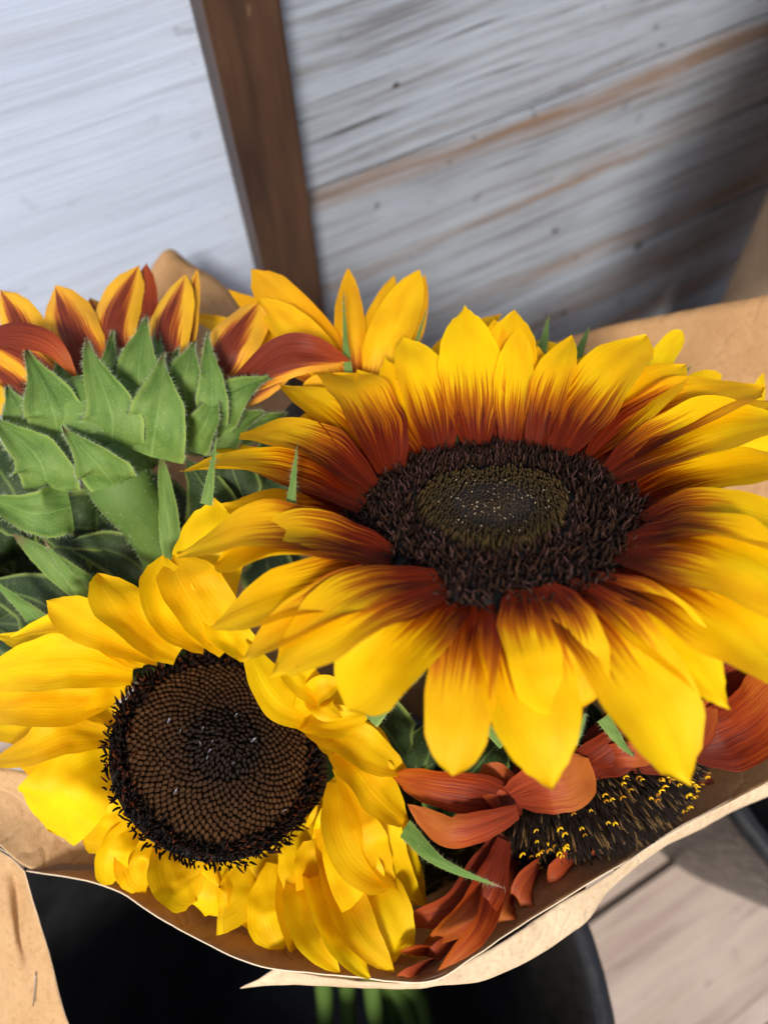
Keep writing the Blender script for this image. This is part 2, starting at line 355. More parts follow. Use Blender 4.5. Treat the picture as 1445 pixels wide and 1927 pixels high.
def sheet(name, rows, mat, parent, nu=36, nv=24, crumple=.0, thick=.00035, freq=14, edge_rows=False):
    rows = [[P(*q) if not isinstance(q, Vector) else q for q in r] for r in rows]
    vs_, fs, uvs = [], [], []
    for j in range(nv + 1):
        for i in range(nu + 1):
            p = catmull([catmull(r, i / nu) for r in rows], j / nv)
            if crumple:
                p = p + Vector((noise.noise(p * freq), noise.noise(p * freq + Vector((9, 3, 1))), noise.noise(p * freq + Vector((2, 8, 5))))) * crumple
                p = p + Vector((noise.noise(p * freq * 5), noise.noise(p * freq * 5 + Vector((4, 4, 4))), 0)) * crumple * .14
            vs_.append(p); uvs.append((i / nu, j / nv))
    for j in range(nv):
        for i in range(nu):
            a = j * (nu + 1) + i; fs.append((a, a + 1, a + nu + 2, a + nu + 1))
    o = mesh(name, vs_, fs, mat, parent, uvs)
    so_ = o.modifiers.new('thickness', 'SOLIDIFY'); so_.thickness = thick; so_.offset = 0
    if edge_rows: o.data.materials.append(M['edge']); so_.material_offset_rim = 1
    return o
def box(name, lo, hi, mat, parent=None, bev=.002, jit=0, origin=None, sub=0):
    import bmesh
    bm = bmesh.new(); bmesh.ops.create_cube(bm, size=1)
    for v in bm.verts: v.co = Vector([lo[i] + (hi[i] - lo[i]) * (v.co[i] + .5) for i in range(3)])
    if bev: bmesh.ops.bevel(bm, geom=bm.edges[:], offset=bev, segments=2, affect='EDGES')
    vs_ = [v.co.copy() for v in bm.verts]; bm.verts.index_update(); fs = [tuple(v.index for v in f.verts) for f in bm.faces]; bm.free()
    return mesh(name, vs_, fs, mat, parent, smooth=False, origin=origin)

# ------------------------------------------------------------------ setting: floor, wall
fl = box('floor', (-1.6, -1.6, -.06), (1.6, .42, -.022), M['sub'], None, 0, origin=(0, 0, 0)); fl['kind'] = 'structure'
FY = -.091                                       # a board joint seen beside the bucket
for i in range(-10, 4):
    y0 = FY + i * .142
    dz = rnd.uniform(-.0012, .0012)
    y1 = min(y0 + .1385, .399)
    if y1 - y0 < .02: continue
    box('plank', (-1.6, y0, -.022), (1.6, y1, dz), M['floor_board'], fl, .0025)
WY = .40
wall = thing('plank_wall', 'board wall, white painted on one side of a dark batten, weathered grey on the other', 'wall', (0, WY, 0))
def wx(px, py): q = ray(px, py); s = (WY) / q.y; return CAM + q * s
bx = wx(470, 250).x
zs = [.0, wx(797, 645).z, wx(722, 310).z, wx(722, 60).z + .10, .74, .98, 1.2]
for i, (a, b) in enumerate(zip(zs, zs[1:])):
    box('plank', (bx, WY - rnd.uniform(0, .002), a + .0014), (1.7, WY + .022, b - .0008), M['grey_board'], wall, .0022)
for a, b in ((.0, .09), (.0915, .72), (.7215, 1.2)):
    box('panel', (-1.7, WY - .004, a), (bx, WY + .022, b), M['white_board'], wall, .0015)
# the dark upright batten
b0, b1 = wx(395, 0).x, wx(515, 0).x
o = box('batten', (b0 - .012, WY - .030, .002), (b0 + .0272, WY - .004, 1.2), M['dark_wood'], wall, .002)
for px, py, rr in ((742, 157, .0016), (1042, 432, .0022), (1058, 587, .0026)):
    c_ = wx(px, py); n_ = 10
    mesh('nail_head', [Vector((c_.x, WY - .0026, c_.z))] + [Vector((c_.x + math.cos(i * 6.283 / n_) * rr * 1.6, WY - .0021, c_.z + math.sin(i * 6.283 / n_) * rr)) for i in range(n_)], [(0, 1 + (i + 1) % n_, 1 + i) for i in range(n_)], M['sub'], wall)

# ------------------------------------------------------------------ buckets
def bucket(cx, cy, R0, R1, z0, z1, label):
    t = thing('flower_bucket', label, 'bucket', (cx, cy, z0), 'black buckets on the floor')
    prof = [(0, z0 + .001), (R1 - .006, z0 + .001), (R1, z0 + .006), (R0 - .004, z1 - .03), (R0 + .003, z1 - .028), (R0 + .006, z1 - .006), (R0 + .004, z1 - .001),
            (R0, z1), (R0 - .004, z1 - .002), (R0 - .006, z1 - .03), (R1 - .006, z0 + .012), (0, z0 + .010)]
    n = 72; vs_, fs = [], []
    for r_, z in prof:
        for i in range(n): a = i / n * 2 * math.pi; vs_.append(Vector((cx + r_ * math.cos(a), cy + r_ * math.sin(a), z)))
    for j in range(len(prof) - 1):
        for i in range(n): fs.append((j * n + i, j * n + (i + 1) % n, (j + 1) * n + (i + 1) % n, (j + 1) * n + i))
    cut = lambda j0, j1: [f for f in fs if j0 * n <= min(f) < j1 * n]
    def part(nm, ff):
        ids = sorted({v for f in ff for v in f}); mp = {v: i for i, v in enumerate(ids)}
        mesh(nm, [vs_[v] for v in ids], [tuple(mp[v] for v in f) for f in ff], M['plastic'], t)
    part('bucket_body', cut(0, 3) + cut(9, 12)); part('rim', cut(3, 9))
    return t
bucket(-.0944, -.0124, .165, .118, 0, .37, 'black plastic bucket holding the open paper sleeve of sunflowers')
bucket(.336, -.055, .165, .107, 0, .37, 'black plastic bucket on bare floor boards, no sunflowers over it')

# ------------------------------------------------------------------ paper sleeves
sl = thing('paper_sleeve', 'open kraft paper sleeve wrapped around the sunflowers, edge torn in front', 'paper sleeve', P(580, 1824, .4226))
AP = lambda dx, dy, dd=0: (670 + dx * 1.9, 1824 + dy, .4226 + dd)
front = [
 [(45, 1632, .258), (200, 1672, .252), (320, 1737, .244), (440, 1795, .235), (560, 1830, .227), (690, 1847, .221), (800, 1840, .222), (900, 1793, .227), (1050, 1702, .238), (1250, 1572, .257), (1445, 1470, .283), (1640, 1390, .31)],
 [(70, 1625, .272), (230, 1650, .268), (350, 1690, .262), (460, 1752, .252), (570, 1792, .243), (690, 1800, .236), (790, 1785, .240), (880, 1735, .246), (1010, 1650, .256), (1190, 1530, .275), (1390, 1430, .30), (1600, 1340, .32)],
 [(200, 1640, .31), (300, 1640, .305), (390, 1670, .295), (480, 1712, .285), (580, 1745, .275), (680, 1752, .268), (770, 1735, .272), (850, 1690, .28), (960, 1620, .29), (1110, 1520, .31), (1290, 1420, .33), (1480, 1330, .35)],
 [(440, 1750, .37), (470, 1750, .37), (500, 1755, .365), (540, 1760, .36), (590, 1765, .355), (640, 1765, .355), (680, 1758, .355), (720, 1740, .355), (780, 1720, .36), (850, 1690, .37), (940, 1640, .38), (1020, 1600, .39)],
 [AP(-70, 0), AP(-55, 8), AP(-40, 12), AP(-20, 15), AP(0, 16), AP(15, 15), AP(30, 12), AP(42, 8), AP(52, 0), AP(60, -8), AP(66, -16), AP(70, -24)]]
sheet('front_panel', front, M['paper'], sl, 90, 36, .0025, .0004, 24, True)
lip = [
 [(520, 1824, .2302), (590, 1838, .2258), (690, 1850, .2208), (800, 1843, .2216), (900, 1796, .2266), (1050, 1705, .2375), (1250, 1575, .2565), (1445, 1473, .2825), (1640, 1393, .3095)],
 [(485, 1848, .2335), (580, 1848, .2268), (690, 1857, .2215), (800, 1856, .222), (910, 1836, .2275), (1050, 1750, .239), (1220, 1612, .258), (1445, 1490, .286), (1640, 1405, .312)],
 [(455, 1862, .239), (565, 1854, .231), (690, 1858, .227), (820, 1857, .228), (980, 1815, .236), (1090, 1745, .246), (1200, 1622, .266), (1445, 1492, .296), (1640, 1408, .32)]]
sheet('folded_lip', lip, M['sunlit_paper'], sl, 80, 12, .0016, .0004, 34, True)
left = [
 [(-90, 1430, .270), (-20, 1440, .270), (60, 1455, .272), (160, 1480, .274), (260, 1520, .276)],
 [(-80, 1470, .268), (25, 1520, .268), (90, 1530, .270), (190, 1550, .273), (280, 1570, .276)],
 [(-70, 1500, .266), (46, 1585, .263), (110, 1590, .267), (205, 1595, .272), (290, 1610, .276)],
 [(-65, 1520, .264), (44, 1630, .258), (120, 1628, .264), (215, 1633, .271), (290, 1650, .276)]]
sheet('left_panel', left, M['mid'], sl, 40, 24, .0012, .0004, 25, True)
curl = [
 [(-110, 1470, .279), (-20, 1508, .277), (30, 1552, .2745), (45, 1592, .266), (44, 1630, .2585)],
 [(-110, 1510, .305), (-30, 1545, .303), (10, 1575, .298), (30, 1602, .28), (42, 1631, .261)],
 [(-110, 1540, .295), (-40, 1572, .29), (-5, 1592, .283), (20, 1612, .271), (43, 1633, .2595)],
 [(-110, 1555, .268), (-40, 1578, .264), (0, 1597, .2605), (25, 1615, .259), (46, 1635, .2575)]]
sheet('curled_fold', curl, M['paper'], sl, 30, 24, .0006, .0004, 25, True)
flap = [
 [(-110, 1556, .2675), (-40, 1580, .2635), (0, 1600, .260), (25, 1617, .2585), (46, 1637, .257)],
 [(-110, 1660, .270), (-40, 1665, .266), (8, 1670, .261), (34, 1675, .266), (58, 1680, .262)],
 [(-110, 1760, .276), (-40, 1760, .270), (20, 1762, .264), (42, 1766, .268), (86, 1772, .265)],
 [(-110, 1860, .282), (-40, 1855, .276), (30, 1855, .270), (70, 1855, .271), (112, 1860, .270)],
 [(-110, 2050, .292), (-40, 2050, .286), (40, 2050, .280), (110, 2050, .280), (160, 2050, .280)]]
fp = sheet('side_flap', flap, M['mid'], sl, 34, 40, .0012, .0004, 30, True)
tube('staple', [P(68, 1830, .2688), P(66, 1860, .2690), P(63, 1893, .2702)], [.00022] * 3, M['steel'], sl, 6, 6)
back = [  # right-hand columns, out of view, are shaped to shade the wall
 [(225, 620, .40), (268, 535, .405), (315, 470, .41), (360, 495, .42), (440, 560, .43), (560, 760, .43), (760, 800, .43), (940, 690, .42), (1080, 636, .40), (1240, 594, .38), (1345, 572, .365), (1445, 553, .352), (1620, 505, .34), Vector((.345, .13, .64)), Vector((.42, .13, .80)), Vector((.54, .14, .82))],
 [(180, 800, .385), (240, 740, .39), (300, 720, .40), (360, 730, .41), (440, 770, .42), (560, 900, .425), (760, 940, .425), (940, 850, .415), (1090, 790, .40), (1250, 770, .385), (1360, 760, .37), (1470, 745, .36), (1640, 720, .345), Vector((.36, .12, .51)), Vector((.44, .12, .56)), Vector((.54, .13, .57))],
 [(150, 1050, .37), (220, 1040, .38), (300, 1040, .39), (380, 1050, .40), (460, 1080, .41), (580, 1140, .415), (760, 1160, .415), (920, 1120, .41), (1060, 1080, .40), (1220, 1050, .39), (1340, 1030, .38), (1460, 1010, .37), (1600, 1010, .36), (1680, 980, .36), (1740, 950, .37), Vector((.46, .12, .42))],
 [(330, 1420, .40), (370, 1420, .405), (420, 1420, .41), (470, 1430, .41), (530, 1440, .415), (600, 1450, .42), (700, 1450, .42), (800, 1440, .42), (900, 1420, .42), (1000, 1400, .42), (1090, 1390, .41), (1160, 1380, .40), (1220, 1380, .40), (1250, 1370, .40), (1280, 1360, .40), (1310, 1350, .40)],
 [AP(-75, -20), AP(-66, -35), AP(-52, -45), AP(-38, -50), AP(-22, -52), AP(-8, -52), AP(8, -52), AP(22, -50), AP(36, -47), AP(50, -44), AP(60, -40), AP(68, -34), AP(75, -26), AP(78, -24), AP(81, -22), AP(84, -20)]]
sheet('back_panel', back, M['paper'], sl, 90, 44, .0015, .0004, 18, True)

ns = thing('paper_sleeve', 'plain paper sleeve standing upright against the weathered grey boards', 'paper sleeve', (.66, .27, .0))
nbr = []  # its bulk beyond the frame is shaped to block skylight from the wall
for z, xl, yl, ra in ((.50, .520, .27, .19), (.44, .520, .27, .19), (.38, .535, .275, .18), (.335, .548, .28, .17), (.29, .55, .28, .16), (.2, .55, .28, .13), (.0, .56, .27, .10)):
    nbr.append([Vector((xl + ra - ra * math.cos(t), yl - ra * 1.1 * math.sin(t) * (1 if math.sin(t) > 0 else .5), z + (.07 * (1 - math.cos(t)) if z > .43 else 0))) for t in [R_(x) for x in range(-110, 131, 20)]])
sheet('front_panel', nbr, M['sunlit_paper'], ns, 30, 40, .0012, .0004, 20, True)

PANEL = []
for rA, rB in zip(front[:3], front[1:4]):
    for f_ in range(6):
        rr = [tuple(a[q] + (b[q] - a[q]) * f_ / 6 for q in range(3)) for a, b in zip(rA, rB)]
        for a, b in zip(rr, rr[1:]):
            for g_ in range(6): PANEL.append(tuple(a[q] + (b[q] - a[q]) * g_ / 6 for q in range(3)))
def over_paper(pts, gap=.0035):
    """keep a petal on the inner side of the front sheet of paper"""
    viol = 0
    for x, y, d in pts:
        q = min(PANEL, key=lambda c: (c[0] - x) ** 2 + (c[1] - y) ** 2)
        if math.hypot(q[0] - x, q[1] - y) < 45: viol = max(viol, d - q[2] + gap)
    n = len(pts) - 1
    return [(x, y, d - viol * min(1, i / n * 1.3) ** 1.3) for i, (x, y, d) in enumerate(pts)]
def densify(pts, n=6):
    v = [Vector(p) for p in pts]; return [tuple(catmull(v, i / n)) for i in range(n + 1)]

# ------------------------------------------------------------------ florets
def floret_field(parent, Cn, N, R, count, fn, name='florets', seed=3):
    """fn(rho, ang, rnd) -> (height, radius, lean_out, base colour, tip colour, curl, dish) for each phyllotaxis spot"""
    r = random.Random(seed); N = N.normalized(); X = (AX - N * AX.dot(N)).normalized(); Y = N.cross(X)
    vs_, fs, cols = [], [], []; c = R / math.sqrt(count)
    for i in range(count):
        rho = math.sqrt((i + .5) / count); a = i * 2.399963
        q = fn(rho, a, r)
        if q is None: continue
        h, rad, lean, c0, c1, curl, dish = q[:7]
        jr = q[7] if len(q) > 7 else .12
        e = X * math.cos(a) + Y * math.sin(a); tg = N.cross(e)
        b = Cn + e * (R * rho) + N * dish + (X * r.gauss(0, 1) + Y * r.gauss(0, 1)) * c * jr
        d = (N + e * lean + (X * r.gauss(0, 1) + Y * r.gauss(0, 1)) * jr * 1.2).normalized()
        s1 = tg; s2 = e; k0 = len(vs_); SEG = 4; p = b - N * .001; n = 5
        cd = (e * r.uniform(-1, 1) + tg * r.uniform(-1, 1)); cd = cd.normalized() if cd.length > .01 else e
        for j in range(SEG + 1):
            t = j / SEG
            rr = rad * (1, 1.05, 1.12, .86, .22)[j]
            if j: p = p + d * ((h + .001) / SEG); d = (d + cd * curl / SEG).normalized()
            cc = tuple(c0[x] + (c1[x] - c0[x]) * max(0, (t - .35) / .65) for x in range(3))
            for i2 in range(n):
                an = i2 / n * 6.2832 + a
                vs_.append(p + s1 * math.cos(an) * rr + s2 * math.sin(an) * rr); cols.append(cc)
        for j in range(SEG):
            for i2 in range(n): fs.append((k0 + j * n + i2, k0 + j * n + (i2 + 1) % n, k0 + (j + 1) * n + (i2 + 1) % n, k0 + (j + 1) * n + i2))
        fs.append(tuple(k0 + SEG * n + i2 for i2 in range(n)))
    return mesh(name, vs_, fs, M['floret'], parent, cols=cols, kind='stuff')
def receptacle(parent, Cn, N, R, dome, depth, mat, name='receptacle', back=None):
    N = N.normalized(); X = (AX - N * AX.dot(N)).normalized(); Y = N.cross(X); n = 40
    prof = [(0, dome(0)), (.3, dome(.3)), (.55, dome(.55)), (.8, dome(.8)), (1, dome(1)), (1.05, -.003), (.98, -.008), (.7, -depth * .7), (.35, -depth), (.0, -depth * 1.05)]
    vs_, fs, uvs = [], [], []
    for r_, z in prof:
        for i in range(n): a = i / n * 6.28319; vs_.append(Cn + (X * math.cos(a) + Y * math.sin(a)) * R * r_ + N * z); uvs.append((i / n, r_))
    for j in range(len(prof) - 1):
        for i in range(n): fs.append((j * n + i, (j + 1) * n + i, (j + 1) * n + (i + 1) % n, j * n + (i + 1) % n))
    return mesh(name, vs_, fs, mat, parent, uvs)
def mixc(a, b, f): return tuple(a[i] + (b[i] - a[i]) * f for i in range(3))
def droplets(parent, spots, name='nectar_droplets'):
    vs_, fs = [], []
    for c, r_ in spots:
        k0 = len(vs_)
        ico = [(0, 0, 1), (.894, 0, .447), (.276, .851, .447), (-.724, .526, .447), (-.724, -.526, .447), (.276, -.851, .447), (.724, .526, -.447), (-.276, .851, -.447), (-.894, 0, -.447), (-.276, -.851, -.447), (.724, -.526, -.447), (0, 0, -1)]
        vs_ += [c + Vector(v) * r_ for v in ico]
        fs += [tuple(k0 + x for x in f) for f in ((0, 1, 2), (0, 2, 3), (0, 3, 4), (0, 4, 5), (0, 5, 1), (1, 6, 2), (2, 7, 3), (3, 8, 4), (4, 9, 5), (5, 10, 1), (2, 6, 7), (3, 7, 8), (4, 8, 9), (5, 9, 10), (1, 10, 6), (6, 11, 7), (7, 11, 8), (8, 11, 9), (9, 11, 10), (10, 11, 6))]
    return mesh(name, vs_, fs, M['nectar'], parent, kind='stuff')

# ================================================================== 1. the big two-coloured sunflower
GR = 'sunflowers gathered in the open paper sleeve'
c1 = P(928, 963, .210); vray = ray(928, 963).normalized()
upi = (-AY + vray * AY.dot(vray)).normalized()
n1 = (-vray * math.cos(R_(57)) + upi * math.sin(R_(57))).normalized()
R1 = 274 / FPX * .210
f1 = thing('sunflower', 'large wide open sunflower, yellow petals with rusty red bases around a dark brown disc', 'sunflower', c1 - n1 * .03, GR)
def plane_hit(px, py, p0, nrm):
    q = ray(px, py); return CAM + q * ((p0 - CAM).dot(nrm) / q.dot(nrm))
far1 = (upi - n1 * upi.dot(n1)).normalized()
def p1(base, tip, w, prof='petal', alpha=None, arch=.10, layer=0, cup=.4, bend=(0, 0), twist=0, wave=.035, mat='main', edge=0):
    b = plane_hit(*base, c1, n1) + n1 * (.0015 + layer * .0022)
    rad = (b - c1); rad = (rad - n1 * rad.dot(n1)).normalized()
    b = c1 + rad * R1 * .985 + n1 * (.0005 + layer * .0018)
    s = rad.dot(far1)
    al = alpha if alpha is not None else (8 + 32 * s if s > 0 else 8 + 42 * s)
    mn = (n1 * math.cos(R_(al)) - rad * math.sin(R_(al))).normalized()
    t = plane_hit(*tip, b, mn); L = (t - b).length
    b = b - rad * .0035
    bd = (AX * bend[0] + AY * bend[1]) / FPX * .21
    pts = [b, b.lerp(t, .33) + mn * arch * L * .85 + bd * .8, b.lerp(t, .68) + mn * arch * L * .8 + bd, t]
    petal(f1, M[mat], pts, w, mn, cup, twist, wave, prof, edge=edge)
    return L
LS = []
for a in [
 # back row, behind (layer < 0)
 ((770, 850), (671, 696), .021, 'petal', 34, .1, -2), ((800, 842), (722, 672), .020, 'petal', 40, .08, -2),
 ((925, 828), (968, 582), .022, 'broad', 44, .06, -3), ((950, 826), (930, 600), .018, 'petal', 44, .06, -3),
 ((1050, 832), (1112, 668), .017, 'petal', 38, .08, -2), ((985, 824), (1012, 650), .016, 'petal', 40, .1, -2),
 ((1100, 845), (1290, 686), .025, 'broad', 28, .08, -1), ((1120, 850), (1240, 700), .02, 'petal', 24, .08, -3),
 # back row, front layer
 ((892, 834), (874, 574), .0235, 'petal', 40, .05, 1), ((822, 846), (758, 630), .021, 'petal', 36, .08, 0),
 ((966, 824), (978, 614), .0145, 'petal', 40, .10, 0), ((1022, 826), (1076, 630), .0145, 'petal', 38, .12, 0),
 ((1080, 838), (1216, 630), .0245, 'broad', 34, .10, 1),
 ((1150, 868), (1440, 726), .027, 'broad', 16, .10, 0), ((1182, 902), (1500, 790), .029, 'broad', 12, .10, 1), ((1170, 885), (1470, 752), .022, 'petal', 8, .05, -2),
 ((1200, 945), (1520, 872), .024, 'broad', 4, .06, 0),
 # left side
 ((732, 898), (622, 700), .024, 'blunt', 26, .16, 1), ((694, 908), (526, 724), .0185, 'petal', 18, .12, 0),
 ((676, 930), (453, 818), .021, 'blunt', 12, .16, 1), ((664, 962), (386, 838), .017, 'slim', 2, .06, -1),
 ((662, 968), (338, 886), .0225, 'petal', 6, .13, 1), ((664, 1000), (418, 950), .020, 'petal', -6, .05, -1),
 ((716, 1042), (332, 1050), .022, 'petal', 0, .17, 0), ((742, 1066), (407, 1060), .025, 'blunt', 0, .15, 1),
 ((790, 1095), (396, 1182), .022, 'petal', -8, .12, -1),
 ((805, 1108), (452, 1246), .017, 'petal', -14, .15, 0), ((826, 1120), (505, 1278), .024, 'petal', -16, .17, 1),
 # front
 ((852, 1130), (652, 1336), .025, 'blunt', -26, .14, 0), ((893, 1136), (852, 1460), .0168, 'blunt', -32, .12, 0),
 ((938, 1132), (1040, 1490), .0245, 'petal', -34, .12, -1), ((1000, 1124), (1062, 1345), .0255, 'blunt', -34, .17, 1),
 ((1052, 1114), (1300, 1480), .0245, 'broad', -30, .13, 0), ((1100, 1096), (1372, 1336), .019, 'petal', -22, .13, 0),
 ((1142, 1074), (1500, 1292), .027, 'broad', -15, .14, 0), ((1170, 1045), (1540, 1150), .032, 'broad', -6, .15, 1),
 ((1192, 1006), (1540, 1040), .028, 'broad', 0, .17, 0), ((1204, 975), (1480, 960), .018, 'petal', -6, .06, -2)]:
    base, tip, w_, prof, al, arch, lay = a
    L = p1(base, tip, w_, prof, al, arch, lay, cup=rnd.uniform(.2, .6), twist=rnd.uniform(-.1, .1)); LS.append(round(L, 3))
print('main petals', len(LS), LS)
dome1 = lambda q: .0025 - .002 * q * q
receptacle(f1, c1, n1, R1 * .98, dome1, .022, M['recept'])
def fn1(rho, a, r):
    if rho < .30:
        return (.0026, .00042, -.9, (.028, .017, .010), (.058, .039, .025), -.2, .0018 - .002 * rho, .05)
    if rho < .54 + .05 * math.sin(a * 3.0) * r.random():
        f = (rho - .30) / .24; g = r.uniform(.75, 1.25)
        return (.0026 + .0016 * f, .00058, -.55, (.016, .010, .005), mixc((.045, .032, .018), (.058 * g, .036 * g, .012), min(1, f * 1.1)), -.2, .0013, .08)
    f = max(0, (rho - .54) / .46); pk = r.random()
    tip = (.085, .040, .034) if pk < .18 else ((.024, .011, .007) if pk < .7 else (.045, .020, .010))
    if r.random() < .05 and f > .5: return None
    return (r.uniform(.0045, .0072) * (1 - .3 * f) * (.7 + .3 * min(1, f * 5)), r.uniform(.00030, .00044), .05 + .7 * f * f, (.010, .005, .004), tip, r.uniform(.2, 1.8) if f > .25 else .25, .0008 - .001 * f, .35)
floret_field(f1, c1, n1, R1, 4300, fn1)
X1 = (AX - n1 * AX.dot(n1)).normalized(); Y1 = n1.cross(X1)
r_ = random.Random(5); sp = []
for _ in range(85):
    q = abs(r_.gauss(.24, .12)); a = r_.uniform(0, 6.28)
    sp.append((c1 + (X1 * math.cos(a) + Y1 * math.sin(a)) * R1 * q + n1 * .0041, r_.uniform(.00010, .00022)))
droplets(f1, sp)
tube('stem', [c1 - n1 * .016, c1 - n1 * .035 + Vector((-.004, -.004, -.006)), P(900, 1300, .30), P(760, 1650, .38), P(620, 1790, .43), P(612, 1900, .47), P(615, 1990, .52)], [.012, .0095, .0075, .007, .006, .0055, .005], M['stem'], f1, hair=0)
for base, tip, wpx, dp in (((430, 1000), (408, 810), 20, .205), ):
    pass
for pts, wpx in (
 ([(540, 1005, .205), (550, 920, .204), (560, 832, .206)], 26), ([(388, 950, .215), (397, 890, .213), (410, 812, .215)], 24),
 ([(690, 1350, .215), (740, 1300, .214), (800, 1265, .212)], 55), ([(950, 1400, .225), (915, 1370, .222), (892, 1344, .22)], 26),
 ([(1075, 1400, .218), (1092, 1370, .215), (1102, 1340, .213)], 22), ([(1135, 1350, .215), (1170, 1400, .216), (1195, 1425, .217)], 28),
 ([(1390, 985, .205), (1420, 965, .208), (1470, 940, .21)], 34), ([(560, 1155, .206), (590, 1130, .205), (625, 1110, .205)], 24)):
    petal(f1, M['bract'], [P(*q) for q in pts], wpx / FPX * pts[1][2], -AZ + n1 * .3, -.5, 0, .05, 'spike', .02, 'bract', 6, 16, 130)
build_leaf = []
# ================================================================== 2. the clear yellow sunflower, lower left
c2 = P(418, 1405, .246); v2 = ray(418, 1405).normalized()
tl = (-AY * .75 + AX * .5); tl = (tl - v2 * tl.dot(v2)).normalized()
n2 = (-v2 * math.cos(R_(27)) + tl * math.sin(R_(27))).normalized()
R2 = 206 / FPX * .246
f2 = thing('sunflower', 'clear yellow sunflower with rumpled petals and a tightly spiralled brown disc', 'sunflower', c2 - n2 * .03, GR)
D2 = .246
def p2(pts, wpx, prof='petal', cup=.5, up=None, wave=.06, twist=0, mat='yellow', name='petal', edge=0, ridge=.028):
    pts = over_paper(densify(pts)); q = [P(*x) for x in pts]; d = sum(x[2] for x in pts) / len(pts)
    petal(f2, M[mat], q, wpx * 1.14 / FPX * d, up if up is not None else n2 - v2 * .6, cup * .7, twist, wave, prof, ridge, name, edge=edge, crumple=.075)
